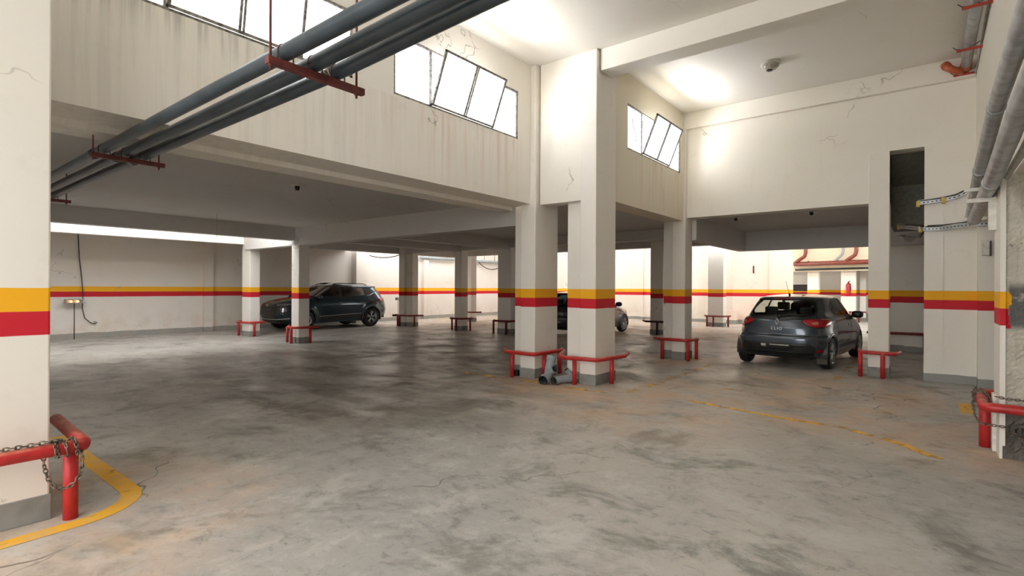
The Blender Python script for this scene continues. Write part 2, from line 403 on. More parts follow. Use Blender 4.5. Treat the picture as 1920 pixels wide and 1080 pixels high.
# low garage roof around the light wells, plus added shade slabs
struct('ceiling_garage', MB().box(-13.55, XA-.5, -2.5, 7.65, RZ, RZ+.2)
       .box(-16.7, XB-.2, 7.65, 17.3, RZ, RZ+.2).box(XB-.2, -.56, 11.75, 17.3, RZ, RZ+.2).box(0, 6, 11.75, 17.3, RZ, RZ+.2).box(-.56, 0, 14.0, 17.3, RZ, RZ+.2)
       .box(-16.7, 6, 17.3, 21.2, RZ+.35, RZ+.5)  # roof stretched over the rear well to dim the rear wall
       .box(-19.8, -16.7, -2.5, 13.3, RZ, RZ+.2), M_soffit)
struct('trim_4', MB().box(-13.80, -13.55, -2.5, 7.6, 2.82, RZ+.2), M_soffit)
struct('trim_5', MB().box(-16.95, -16.70, -2.5, 7.75, 2.87, 3.9), M_plain)
struct('shade_slabs_rear', MB().box(-19.85, 6, 22.6, 25.15, 5.2, 5.35).box(-9, 6, 26.6, 29.9, 5.4, 5.5).box(-19.85, -18.0, 13.3, 22.6, 5.2, 5.35), M_soffit)  # unseen slabs added above the openings to hold daylight off the rear
struct('shade_slabs_well', MB().box(-17.0, -15.7, -2.75, 7.75, 3.9, 4.0).box(-17, -13.5, -2.75, .2, 3.9, 4.0), M_soffit)  # unseen slabs added to shade the beam beside the left well
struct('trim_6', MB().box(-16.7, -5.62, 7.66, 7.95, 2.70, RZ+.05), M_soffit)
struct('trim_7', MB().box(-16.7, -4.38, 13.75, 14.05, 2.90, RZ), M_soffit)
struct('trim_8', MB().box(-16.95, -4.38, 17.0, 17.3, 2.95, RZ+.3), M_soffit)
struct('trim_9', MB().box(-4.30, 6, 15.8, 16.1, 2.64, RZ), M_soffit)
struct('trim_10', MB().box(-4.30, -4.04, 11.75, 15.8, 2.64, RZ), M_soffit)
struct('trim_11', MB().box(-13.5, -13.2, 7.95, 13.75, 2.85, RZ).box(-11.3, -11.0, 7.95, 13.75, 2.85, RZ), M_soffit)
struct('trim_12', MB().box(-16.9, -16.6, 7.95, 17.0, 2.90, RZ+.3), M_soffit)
# outer walls of the garage, after an added shade wall
struct('shade_wall_left', MB().box(-19.85, -5.9, -2.75, -2.5, 0, 3.4), M_wall)  # unseen wall added to keep daylight off the far left wall
mb = MB().box(-19.85, -19.6, -2.5, 25, 0, 5.2)
for (y, wd) in ((7.75, .3), (13.85, .55), (17.8, .3), (20.4, .4)): mb.box(-19.6, -19.45 if wd < .5 else -19.25, y-wd/2, y+wd/2, 0, 5.2)
struct('wall_far_left', mb, M_far)
mb = MB().box(-19.85, -6.9, 24.9, 25.15, 0, 5.2).box(-11.35, -11.2, 24.8, 24.9, 0, 5.2).box(-8.0, -7.4, 24.65, 24.9, 0, 5.2)
struct('wall_rear', mb, M_back)
mb = MB().box(-6.9, -4.5, 24.8, 25.15, 0, 5.2).box(-5.35, -4.5, 24.7, 24.8, 0, 5.2)
struct('wall_rear_pink', mb, M_pink)
struct('low_block_rear', MB().box(-7.15, -6.6, 24.2, 24.65, 0, .62), M_pink)  # low block standing in front of the rear wall
# store-room wall behind the notch and the sloping stair soffit above it
struct('wall_notch', MB().box(-1.05, -.45, 16.6, 16.8, 0, RZ).box(-.45, .9, 16.4, 16.8, 0, RZ), M_wall)
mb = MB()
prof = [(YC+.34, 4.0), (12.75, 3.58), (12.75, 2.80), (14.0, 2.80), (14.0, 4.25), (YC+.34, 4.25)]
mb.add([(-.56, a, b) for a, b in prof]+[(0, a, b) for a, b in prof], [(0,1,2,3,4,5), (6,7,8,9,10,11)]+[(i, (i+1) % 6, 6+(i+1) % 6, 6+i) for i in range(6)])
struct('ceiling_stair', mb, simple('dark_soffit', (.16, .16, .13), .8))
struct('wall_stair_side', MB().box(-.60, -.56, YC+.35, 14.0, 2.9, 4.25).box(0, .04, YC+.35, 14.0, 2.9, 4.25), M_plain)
# distant bay seen past the pink wall
struct('wall_distant_upper', MB().box(-9, 6, 29.6, 29.9, 2.45, 5.4), wall_mat('distant_wall_paint', base=(.80, .70, .52), stripes=False, plinth=0))
struct('ceiling_distant', MB().box(-9, 6, 29.9, 38.2, 2.75, 2.95), M_soffit)
struct('trim_13', MB().box(-9, -3.1, 31.2, 31.5, 2.30, 2.75), M_soffit)
struct('wall_distant', MB().box(-9, 6, 38, 38.2, 0, 3), M_wall)
struct('wall_distant_side', MB().box(-3.1, -3.0, 30.4, 36, 0, 2.75), M_wall)

# ================================================================= WINDOWS
def window(n, x, y0, y1, z0, z1, tilt=22):
    W = thing('window_%d' % n, (x, y0, z0), None, None); W['kind'] = 'structure'
    L = y1-y0; Hh = z1-z0; q = L/4; fr = .016
    f = MB()
    for (a, b) in ((0, .03), (L-.03, L)): f.box(-.03, .01, a, b, 0, Hh)
    f.box(-.03, .01, 0, L, 0, .03); f.box(-.03, .01, 0, L, Hh-.03, Hh)
    f.box(-.028, .008, q-.02, q+.02, 0, Hh); f.box(-.028, .008, 3*q-.02, 3*q+.02, 0, Hh); f.box(-.025, .0, 2*q-.01, 2*q+.01, 0, .03)
    f.build('window_frame', M_frame, W)
    for (a, b) in ((.03, q-.015), (3*q+.015, L-.03)):
        MB().box(-.014, -.008, a, b, .03, Hh-.03).build('pane', M_pane, W)
    s = thing('sash', (.02, q, .03), None, None); s.parent = W
    s.rotation_euler = (0, math.radians(tilt), 0)
    h = Hh-.05; m = MB()
    for a, e in ((0.0, .03), (q-.03, .025), (q+.005, .025), (2*q-.03, .03)): m.box(-.014, .014, a, a+e, 0, h)
    m.box(-.014, .014, 0, 2*q, 0, .028); m.box(-.014, .014, 0, 2*q, h-.028, h)
    m.build('sash_frame', M_frame, s)
    for k in (0, 1): MB().box(-.003, .003, k*q+.02, (k+1)*q-.02, .02, h-.02).build('sash_pane', M_pane, s)
    return W
window(1, XA-.02, 1.12, 3.72, 4.03, 4.83, 10)
window(2, XA-.02, 4.33, 6.93, 4.03, 4.83)
W3 = window(3, XB-.02, 8.56, 11.10, 4.03, 4.84)
MB().tube([(.0, .32+.075*math.sin(-2.3+4.6*t)*(1 if t < .5 else 1), .62-.42*t) for t in [k/18 for k in range(19)]], .006, 6).build('pane_scribble', simple('grey_marker', (.16, .17, .13), .7), W3)
MB().tube([(.0, .78, .50), (.0, .72, .40), (0, .78, .30), (0, .84, .38)], .005, 6).build('pane_scribble', bpy.data.materials['grey_marker'], W3)
window(4, XA-.02, -1.9, .72, 4.03, 4.83, 0)

# ================================================================= PILLARS
def pillar(boxes, label, top=RZ, bevel=.012, mat=None, plinth=.17):
    x = sum(b[0]+b[1] for b in boxes)/2/len(boxes); y = sum(b[2]+b[3] for b in boxes)/2/len(boxes)
    T = thing('concrete_pillar', (x, y, 0), label, 'pillar', 'striped concrete pillars')
    s = MB(); p = MB()
    for b in boxes:
        t = b[4] if len(b) > 4 else top
        s.box(b[0]-x, b[1]-x, b[2]-y, b[3]-y, 0, t)
        e = .008; p.box(b[0]-x-e, b[1]-x+e, b[2]-y-e, b[3]-y+e, 0, plinth)
    s.build('shaft', mat or M_pillar, T, bevel)
    if plinth: p.build('plinth', M_plinth, T, .006)
    return T
M_plinth = simple('grey_plinth_paint', (.27, .27, .25), .7, var=.12, nscale=6)
pillar([(-5.34, -4.57, .1, .84)], 'massive white pillar with wide yellow and red bands, nearest at the left edge', CZ)
pillar([(-5.56, -5.25, 7.28, 7.98, CZ), (-5.84, -5.50, 7.48, 7.98, 3.1)], 'tall stepped white pillar with grey pipe fittings at its right foot', CZ)
pillar([(-4.42, -4.13, 7.375, 8.05, CZ), (-4.74, -4.38, 7.50, 8.05, 3.1)], 'tall white pillar at the hall corner where the ceiling beam lands', CZ)
pillar([(-4.42, -4.13, 11.30, 11.74, CZ), (-4.70, -4.38, 11.50, 11.74, 3.1)], 'white pillar left of the grey hatchback opening', CZ)
pillar([(-.83, -.52, YC-.02, YC+.36)], 'white pillar right of the grey hatchback, between opening and tall notch', 4.0)
pillar([(-16.98, -16.45, 7.74, 8.05)], 'pale pillar in front of the bonnet of the dark teal car', 2.95)
pillar([(-13.86, -13.48, 7.66, 7.98)], 'half-shaded pillar in front of the front wheel of the dark teal car', 2.95)
pillar([(-16.62, -16.3, 13.72, 14.05), (-16.3, -15.95, 13.85, 14.15)], 'stepped pillar just behind the dark teal car beside a hanging cable')
pillar([(-13.50, -13.15, 13.72, 14.05)], 'shaded pillar between two lit wall panels, midway to the rear wall')
pillar([(-16.75, -16.30, 17.65, 18.0)], 'brightly lit distant pillar next to the curved hanging cable on the rear wall', 5.2)
pillar([(-11.52, -10.95, 13.80, 14.2)], 'dark shaded pillar tucked just left of the stepped hall pillar')
pillar([(-7.40, -6.95, 16.98, 17.35)], 'dark shaded pillar just left of the pillar at the hatchback opening')
pillar([(-7.12, -6.5, 22.1, 22.5)], 'pinkish distant pillar in the light well behind the grey hatchback', 5.2)
pillar([(-4.72, -4.22, 29.95, 30.4)], 'dark distant pillar under the red drain pipe in the far bay', 2.7)
pillar([(-3.28, -2.67, 29.95, 30.4)], 'distant pillar carrying the fire extinguisher', 2.7)
pillar([(-2.60, -2.35, 31.0, 31.3)], 'slim distant grey pillar right of the fire extinguisher', 2.7)

# near right pillar: white edge strip and raw broken concrete face
T = thing('broken_concrete_pillar', (.9, 6.85, 0), 'raw chipped concrete pillar with white painted edge at the right border', 'pillar')
def rough_box(x0, x1, y0, y1, z0, z1, nx, nz, amp):
    m = MB(); vs = []; fs = []
    for k in range(nz+1):
        for i in range(nx+1):
            x = x0+(x1-x0)*i/nx; z = z0+(z1-z0)*k/nz
            dz = amp*(random.random()-.5)
            gouge = 0
            if z < .42 and x > x0+.03: gouge = .10*math.exp(-((z-.22)/.16)**2)*min(1, (x-x0-.03)/.08)*(0.7+.6*random.random())
            if 1.22 < z < 1.58 and x > x0+.12: gouge = -.025*random.random()
            vs.append((x-.9, y0+dz+gouge-6.85, z))
    for k in range(nz):
        for i in range(nx): a = k*(nx+1)+i; fs.append((a, a+1, a+nx+2, a+nx+1))
    m.add(vs, fs); m.box(x0-.9, x1-.9, y0+.13-6.85, y1-6.85, z0, z1)
    return m
rough_box(.55, 1.5, 6.62, 7.10, 0, 2.62, 42, 110, .012).build('concrete_core', M_raw, T)
MB().box(.53-.9, .552-.9, 6.60-6.85, 7.12-6.85, 0, 2.62).box(.552-.9, .57-.9, 6.598-6.85, 6.63-6.85, .12, 2.62).build('painted_edge', wall_mat('pillar_edge_paint', plinth=0), T)
MB().box(.50-.9, .53-.9, 6.86-6.85, 6.99-6.85, 0, .55).build('edge_board', M_white, T, .003)

# ================================================================= GUARD RAILS
def rail(pts, legs, label, z=.44, mat=None, mat2=None, r=.034, group=None, lr=.036):
    mat = mat or M_red
    x = sum(p[0] for p in pts)/len(pts); y = sum(p[1] for p in pts)/len(pts)
    T = thing('column_guard_rail', (x, y, 0), label, 'guard rail', 'pipe guards round the pillars')
    P = [Vector((p[0]-x, p[1]-y, z)) for p in pts]
    # round the corners a little
    Q = [P[0]]
    for i in range(1, len(P)-1):
        a, b, c = P[i-1], P[i], P[i+1]; d = min(.06, (b-a).length*.4, (c-b).length*.4)
        Q += [b+(a-b).normalized()*d, b+((a-b).normalized()+(c-b).normalized())*d*.18, b+(c-b).normalized()*d]
    Q.append(P[-1])
    MB().tube(Q, r, 14).build('rail_pipe', mat, T)
    for (lx, ly) in legs: MB().tube([(lx-x, ly-y, 0), (lx-x, ly-y, z)], lr, 14).build('leg', mat, T)
    return T
rail([(-5.02, 7.85), (-4.74, 7.27), (-4.55, 7.12), (-3.99, 7.20), (-3.90, 7.95), (-4.02, 8.30)], [(-4.45, 7.27), (-4.03, 7.74)], 'red bent pipe guard around the foot of the ceiling beam pillar')
rail([(-6.02, 7.42), (-5.78, 7.15), (-5.16, 7.12), (-5.12, 7.95), (-5.26, 8.15)], [(-5.66, 7.18), (-5.20, 7.50), (-5.26, 8.08)], 'red bent pipe guard standing behind the loose grey pipe fittings')
rail([(-4.84, 11.35), (-4.62, 11.17), (-4.02, 11.17), (-3.96, 11.62)], [(-4.60, 11.2), (-4.03, 11.22), (-3.98, 11.6)], 'red pipe guard left of the grey hatchback')
rail([(-.98, 11.65), (-.93, 11.22), (-.42, 11.20), (-.38, 11.62)], [(-.93, 11.24), (-.60, 11.20)], 'red pipe guard at the pillar just right of the grey hatchback')
rail([(-17.3, 7.85), (-17.05, 7.62), (-16.5, 7.66), (-16.25, 8.15)], [(-17.1, 7.7), (-16.42, 7.86)], 'small red guard under the pillar by the dark teal bonnet')
rail([(-14.15, 7.75), (-13.85, 7.55), (-13.45, 7.55), (-13.32, 8.15)], [(-14.0, 7.62), (-13.66, 7.55), (-13.38, 7.95)], 'small red guard under the pillar by the dark teal front wheel')
rail([(-16.95, 13.95), (-16.6, 13.6), (-16.0, 13.7), (-15.7, 14.2)], [(-16.66, 13.7), (-16.5, 13.66), (-15.95, 13.95)], 'dark red guard at the stepped pillar behind the teal car', mat=M_redd)
rail([(-13.72, 13.85), (-13.6, 13.60), (-13.05, 13.62), (-12.95, 14.1)], [(-13.7, 13.8), (-13.30, 13.60), (-12.98, 14.0)], 'dark red three-legged guard at the shaded middle pillar', mat=M_redd)
rail([(-16.95, 17.6), (-16.6, 17.52), (-16.15, 17.55), (-15.9, 17.9)], [(-16.75, 17.55)], 'distant dark red guard at the brightly lit far pillar', mat=M_redd)
rail([(-11.75, 13.9), (-11.55, 13.62), (-10.9, 13.62), (-10.8, 14.2)], [(-11.6, 13.68), (-11.0, 13.62)], 'dark red guard half hidden left of the stepped hall pillar', mat=M_redd)
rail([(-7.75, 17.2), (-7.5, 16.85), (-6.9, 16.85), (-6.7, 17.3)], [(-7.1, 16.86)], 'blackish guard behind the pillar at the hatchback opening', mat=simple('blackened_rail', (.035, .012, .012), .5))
rail([(-7.3, 22.3), (-7.15, 21.95), (-6.5, 21.95), (-6.3, 22.4)], [(-7.15, 22.1), (-6.85, 21.96), (-6.36, 22.3)], 'dark red guard at the distant pinkish pillar', mat=M_redd)
rail([(-1.2, 16.1), (-.05, 16.25), (-.02, 16.4)], [(-.04, 16.28)], 'dark red guard rail on the floor behind the tall notch', z=.47, mat=M_redd)
rail([(-2.9, 29.4), (-2.2, 29.4)], [(-2.85, 29.42), (-2.5, 29.42)], 'tiny red guard in the far bay by the extinguisher', z=.5, mat=M_redd)
NL = rail([(-4.36, -.9), (-4.36, .98), (-5.35, 1.02)], [(-4.48, .93), (-4.48, -.7)], 'red pipe guard wrapped with chain around the nearest left pillar', z=.505, r=.042, lr=.042)
NR = rail([(.62, 7.32), (.43, 7.28), (.41, 6.42), (1.5, 6.38)], [(.455, 7.0)], 'red pipe guard with chain around the broken concrete pillar', z=.49, r=.042, lr=.045)

def chain(path, label, link=.038, r=.0042, name='steel_chain', group=None):
    P = [Vector(p) for p in path]; base = P[0].copy()
    # resample
    out = [P[0]]; acc = 0; step = link*.72
    for a, b in zip(P[:-1], P[1:]):
        L = (b-a).length; d = step-acc
        while d <= L: out.append(a.lerp(b, d/L)); d += step
        acc = L-(d-step)
    m = MB()
    for i in range(len(out)-1):
        a, b = out[i], out[i+1]; t = (b-a).normalized(); c = (a+b)/2
        u = t.cross(Vector((0, 0, 1)));
        if u.length < .1: u = t.cross(Vector((1, 0, 0)))
        u.normalize(); vv = t.cross(u)
        if i % 2: u = vv
        loop = []
        for k in range(10):
            an = 2*PI*k/10; loop.append(c-base+t*math.cos(an)*link*.5+u*math.sin(an)*link*.28)
        m.tube(loop, r, 5, closed=True)
    return tag(m.build(name, M_chain, None, loc=base), label, 'chain', group)
def loop_chain(y, x, zt, drop, dy):
    return [(x+.012*math.sin(k*.7), y+dy*(k/10-.5), zt-drop*(1-((k/10-.5)*2)**2)) for k in range(11)]
p = [(-4.35, -.1, .56), (-4.36, .2, .558), (-4.36, .45, .56), (-4.35, .7, .56), (-4.33, .85, .57)]
for k in range(26):
    a = k*.75; p.append((-4.36-.055*math.cos(a)-.002*k*0, .80+.006*k, .505+.058*math.sin(a)))
p += [(-4.31, .95, .46), (-4.31, .955, .38), (-4.33, .94, .30), (-4.35, .90, .25), (-4.37, .84, .24), (-4.39, .80, .31), (-4.40, .78, .40), (-4.42, .78, .49), (-4.40, .8, .55)]
chain(p, 'rusty chain draped over the near left red guard')
p = [(.405, 7.22, .55)]
for k in range(24):
    a = k*.8; p.append((.425-.06*math.cos(a), 7.16-.012*k, .49+.06*math.sin(a)))
p += [(.36, 6.95, .44), (.37, 6.80, .33), (.40, 6.66, .29), (.47, 6.58, .30), (.56, 6.57, .30), (.66, 6.57, .22), (.70, 6.57, .16)]
chain(p, 'rusty chain coiled round the guard of the broken concrete pillar')
chain([(.50, 6.58, .57), (.56, 6.565, .56), (.75, 6.57, .555), (1.0, 6.57, .55), (1.3, 6.57, .545), (1.5, 6.57, .55)], 'straight rusty chain across the broken concrete face')
tag(MB().lathe([(.0, .03), (.03, .028), (.038, .0), (.03, -.028), (0, -.03)], (0, 0, 0), 'x', 14).box(-.02, .02, -.05, -.02, -.02, .02).build('padlock', M_chain, None, loc=(-4.345, .30, .60)), 'dark rusty padlock lying on the near left red guard', 'padlock')
# ================================================================= FLOOR LINES
def ribbon(pts, wd, worn=.6):
    m = MB(); P = [Vector((a, b, .0025)) for a, b in pts]; vs = []
    for i, p in enumerate(P):
        t = (P[min(i+1, len(P)-1)]-P[max(i-1, 0)]).normalized(); nn = Vector((-t.y, t.x, 0))*wd/2
        vs += [p+nn, p-nn]
    m.add(vs, [(2*i, 2*i+1, 2*i+3, 2*i+2) for i in range(len(P)-1)])
    o = m.build('painted_line', M_line, FL); o.color = (1, 1, 1, worn); return o
FL = [o for o in COL.objects if o.name == 'floor'][0]
arc = [(-4.78+.44*math.sin(a), .90+.44*math.cos(a)) for a in [k*PI/2/10 for k in range(11)]]
ribbon([(-7.0, 1.33), (-6.0, 1.34)]+arc+[(-4.33, .7), (-4.31, .3), (-4.31, -.6)], .13, 1.0)
ribbon([(-6.6, 7.0), (-5.1, 7.02), (-4.2, 6.98), (-3.75, 7.02), (-3.50, 7.25), (-3.46, 8.0), (-3.46, 11.0)], .12, .62)
ribbon([(-3.3, 8.62), (-2.4, 8.45), (-1.6, 8.22), (-.7, 8.06), (.35, 8.05)], .10, .50)
ribbon([(-2.6, 7.25), (-1.4, 6.98), (-.75, 6.93), (-.20, 6.58), (.1, 6.2)], .10, .72)
ribbon([(.40, 8.70), (.41, 9.50)], .13, .95)
ribbon([(-1.25, 10.6), (-1.2, 11.5), (-1.22, 16)], .12, .6)

# ================================================================= LEFT HANGING PIPES
for y, dy, dz, lab in ((1.485, 0, 0, 'blue-grey pipe hung highest in the photo of the three at upper left'), (1.662, -.015, .01, 'middle blue-grey pipe of the three hung at upper left'), (1.811, -.03, .02, 'lowest blue-grey pipe of the three hung at upper left')):
    T = thing('hanging_pipe', (-6, y, 2.832), lab, 'pipe', 'three pipes hung side by side')
    MB().tube([(-9, 0, 0), (-4, 0, 0), (0, 0, .0), (3.2, 0, 0), (4.5, dy, dz), (6.9, dy, dz)], .044, 20).build('pipe_run', M_pipe, T)
    for xx in (-5.2, -.35): MB().tube([(xx-.06, 0, 0), (xx+.06, 0, 0)], .049, 20).build('coupling', M_pipe, T)
for k, (bx, y0, y1, top, lab) in enumerate(((-2.76, 1.38, 1.96, CZ, 'dark red cross bracket with long rods, nearest under the pipes'),
                                   (-6.03, 1.38, 1.95, RZ, 'dark red cross bracket under the pipes just below the garage ceiling'),
                                   (-9.7, 1.38, 1.97, RZ, 'small dark bracket under the pipes beside the near left pillar'))):
    T = thing('pipe_bracket', (bx, y0, 2.782), lab, 'bracket')
    MB().box(-.02, .02, -.0, y1-y0+.03, -.042, .000).build('angle_bar', M_bracket, T, .004)
    tz = top-2.782
    for yy in (.02, y1-y0-.02):
        if k == 0: tz = CZ-2.782 if True else tz
        MB().tube([(0, yy, -.07), (0, yy, tz)], .007, 8).lathe([(.0, -.05), (.014, -.05), (.014, -.037), (0, -.037)], (0, yy, 0), 'z', 8).build('threaded_rod', M_bracket, T)
    for py in (1.485, 1.662, 1.811):
        pts = [(0, py-y0+.045*math.cos(a), .05+.045*math.sin(a)) for a in [PI*j/8 for j in range(9)]]
        MB().tube([(0, py-y0+.045, .0)]+pts+[(0, py-y0-.045, .0)], .004, 6).build('clamp', M_bracket, T)
# crumpled foil scraps at the first bracket
m = MB()
for k in range(60):
    a = random.random()*6.28; c = Vector((random.gauss(0, .03), random.gauss(0, .035), random.gauss(0, .02)))
    m.add([c, c+Vector((random.gauss(0, .02), random.gauss(0, .02), random.gauss(0, .02))), c+Vector((random.gauss(0, .02), random.gauss(0, .02), random.gauss(0, .02)))], [(0, 1, 2)])
FB = [o for o in COL.objects if o.name == 'pipe_bracket'][0]; m.build('tape_scrap', M_white, FB, loc=(-.05, .39, .09))['label'] = 'crumpled white tape'

# ================================================================= RIGHT WALL SERVICES
def duct(path, r, label, ribs=True, mat=None, name='metal_duct', bands=()):
    base = Vector(path[0]); T = thing(name, base, label, 'duct' if name == 'metal_duct' else 'pipe')
    P = [Vector(p)-base for p in path]
    if ribs:
        Q = []; R = []
        for a, b in zip(P[:-1], P[1:]):
            n = max(2, int((b-a).length/.045))
            for i in range(n): Q.append(a.lerp(b, i/n)); R.append(r*(1+.008*math.sin(len(Q)*2.1)+.012*(random.random()-.5)))
        Q.append(P[-1]); R.append(r)
        MB().tube(Q, r, 18, radii=R).build('duct_run', mat or M_galv, T)
    else: MB().tube(P, r, 16).build('pipe_run', mat or M_galv, T)
    for t in bands:
        c = P[t]; d = (P[t+1]-P[t-1]).normalized()*.02
        MB().tube([c-d, c+d], r*1.1, 16).build('joint_band', mat or M_galv, T)
    return T
duct([(.46, 2.0, 3.22), (.46, 4.5, 3.19), (.46, 6.1, 3.12), (.46, 7.0, 3.0), (.46, 7.8, 2.88), (.47, 8.8, 2.72), (.47, 9.6, 2.56)], .062, 'grey ribbed duct highest on the right wall, running down to the cable tray', bands=(2, 4))
duct([(.46, 2.0, 2.80), (.46, 4.5, 2.72), (.46, 5.1, 2.66), (.46, 6.5, 2.54), (.46, 7.6, 2.48), (.46, 8.8, 2.43)], .064, 'grey ribbed duct below its twin, ending beside the broken pillar top', bands=(3,))
duct([(.585, 2.6, 2.80), (.585, 4.6, 2.72), (.575, 5.6, 2.62), (.57, 6.5, 2.60), (.57, 7.4, 2.60)], .028, 'thin beige conduit along the lower edge of the right wall', ribs=False, mat=M_cablew, name='conduit')
TP = [(2.0, 3.10), (4.9, 3.07), (5.54, 3.03), (6.16, 2.97), (6.91, 2.93), (7.73, 2.87), (8.46, 2.80), (9.0, 2.70)]
def tz(y):
    for (a, za), (b, zb) in zip(TP[:-1], TP[1:]):
        if y <= b: return za+(zb-za)*(y-a)/(b-a)-2.95
    return TP[-1][1]-2.95
T = thing('cable_tray', (.575, 0, 2.95), 'perforated steel cable tray between the two right wall ducts', 'cable tray')
m = MB(); y = 2.0
while y < 9.0:
    z, z2 = tz(y), tz(y+.09)
    m.add([(-.035, y, z-.05), (-.035, y+.09, z2-.05), (-.035, y+.09, z2+.02), (-.035, y, z+.02), (.03, y+.09, z2-.05), (.03, y, z-.05)], [(0, 1, 2, 3), (0, 1, 4, 5)])
    m.add([(-.0365, y+.03, z-.025), (-.0365, y+.06, z-.025), (-.0365, y+.06, z-.005), (-.0365, y+.03, z-.005)], [(0, 1, 2, 3)], 1)
    y += .09
m.build('tray', [M_galv, M_black], T)
for k in range(3):
    MB().tube([(-.02+.018*k, y, tz(y)-.035+.01*k+.02*math.sin(y*3+k)*max(0, (y-6)/3)) for y in [2+j*.25 for j in range(29)]], .010, 6).build('cable', [M_cable, M_cablew, M_cable][k], T)
for y in (5.15, 6.55): MB().box(-.045, .03, y, y+.06, tz(y)-.065, tz(y)+.03).build('tape_wrap', M_tie, T)
for (y, z, x0, lab) in ((6.95, 2.44, .30, 'white steel wall bracket under the ducts at the top of the broken pillar'), (8.0, 2.70, .33, 'white steel bracket carrying the upper duct on the right wall'), (9.3, 2.50, .36, 'small white bracket where the ducts meet the cable tray')):
    T = thing('duct_bracket', (.62, y, z), lab, 'bracket')
    MB().box(x0-.62, .0, -.02, .02, -.02, .02).build('arm', M_white, T, .003)
    if y < 7.5: MB().box(-.15, -.09, -.02, .02, -.30, -.02).build('upright', M_white, T, .003)
# horizontal trays on the end wall
def tray_run(pts, label, wide=.055):
    base = Vector(pts[0]); T = thing('cable_tray', base, label, 'cable tray'); m = MB(); P = [Vector(p)-base for p in pts]; Q = []
    for a, b in zip(P[:-1], P[1:]):
        n = max(1, int((b-a).length/.05)); Q += [a.lerp(b, i/n) for i in range(n)]
    Q.append(P[-1])
    for a, b in zip(Q[:-1], Q[1:]):
        m.add([a, b, b+Vector((0, 0, wide)), a+Vector((0, 0, wide)), a+Vector((0, .05, 0)), b+Vector((0, .05, 0))], [(0, 1, 2, 3), (0, 1, 5, 4)])
        c = (a+b)/2; e = (b-a)*.22; o = Vector((0, -.002, 0)); h = Vector((0, 0, wide*.3)); mid = c+Vector((0, 0, wide*.5))+o
        m.add([mid-e-h*.5, mid+e-h*.5, mid+e+h*.5, mid-e+h*.5], [(0, 1, 2, 3)], 1)
    m.build('tray', [M_galv, M_black], T)
    for k, mm in enumerate((M_cable, M_cablew, M_cable, M_cable)):
        MB().tube([q+Vector((0, .015+.008*k, wide+.005+.006*k+.012*math.sin(i*.35+k*1.7))) for i, q in enumerate(Q[::3]+[Q[-1]])], .008, 6).build('cable', mm, T)
    for t in (0, len(Q)//2): c = Q[t]; MB().box(c.x-.02, c.x+.03, c.y-.01, c.y+.055, c.z-.03, c.z+wide+.01).build('tape_wrap', M_tie, T)
    return T
tray_run([(-.13, YC-.07, 3.00), (.15, YC-.07, 3.02), (.38, YC-.07, 3.06), (.50, YC-.10, 3.12)], 'upper short cable tray with black cables on the end wall beside the notch')
tray_run([(-.44, 12.6, 2.75), (-.25, 12.0, 2.66), (-.05, YC-.04, 2.56), (.15, YC-.08, 2.55), (.60, 11.07, 2.57), (.85, 11.05, 2.56)], 'lower cable tray coming out of the notch and along the end wall')
T = thing('cable_bundle', (-.35, 13.2, 2.62), 'dark sagging cable bundle inside the tall notch', 'cables')
for k in range(5): MB().tube([(-.1+.02*k, .4, .05), (0, 0, -.02*k), (.1, -.6, -.06-.02*k), (.25, -1.2, -.12+.01*k), (.3, -1.6, -.06)], .014, 6).build('cable', M_cable, T)
T = thing('junction_box', (.72, 11.10, 2.22), 'small white conduit box below the cable tray at the right', 'box')
MB().box(-.05, .05, -.02, .04, -.12, .12).build('housing', M_white, T, .005)
MB().box(.05, .065, -.02, .04, -.13, .1).build('edge_channel', M_blackpl, T)
# upper drain pipe under the hall ceiling
T = thing('ceiling_drain_pipe', (.48, 7.0, 5.17), 'grey drain pipe along the top corner above the red brackets', 'pipe')
MB().tube([(0, 0, 0), (0, 4.25, 0)], .07, 18).build('pipe_run', M_galv, T)
MB().tube([(0, 4.1, 0), (0, 4.3, 0)], .078, 18).build('end_socket', M_orange, T)
T = thing('orange_pipe_elbow', (.42, 11.22, 5.10), 'orange drain elbow sticking out of the end wall near the ceiling', 'pipe elbow')
MB().tube([(.0, .10, .02), (-.02, -.06, .0), (-.10, -.12, .02), (-.17, -.10, .08), (-.19, -.04, .14)], .055, 16).build('elbow', M_orange, T)
MB().tube([(-.175, -.08, .10), (-.195, -.03, .15)], .066, 16).build('socket_collar', M_orange, T)
for k, (y, x0, lab) in enumerate(((8.65, .33, 'red angle bracket at the top edge of the photo under the drain pipe'), (10.15, .33, 'middle red angle bracket with a bent wire under the drain pipe'), (11.30, .33, 'red angle bracket next to the orange elbow'))):
    T = thing('drain_bracket', (.62, y, 5.08), lab, 'bracket')
    MB().box(x0-.62, 0, -.02, .02, -.02, .01).build('angle_bar', M_bracket2, T, .003)
    MB().tube([(x0-.62-.04, 0, .06), (x0-.62, 0, .02), (x0-.50, 0, .0), (-.02, 0, .08), (0, 0, .16)], .006, 6).build('wire', M_cable, T)
T = thing('conduit', (.605, 7.0, 5.22), 'thin grey conduit up in the corner of right wall and ceiling', 'pipe')
MB().tube([(0, 0, 0), (.0, 2.4, -.02), (.0, 3.2, -.10), (0, 4.4, -.16)], .014, 8).build('conduit_run', M_galv, T)

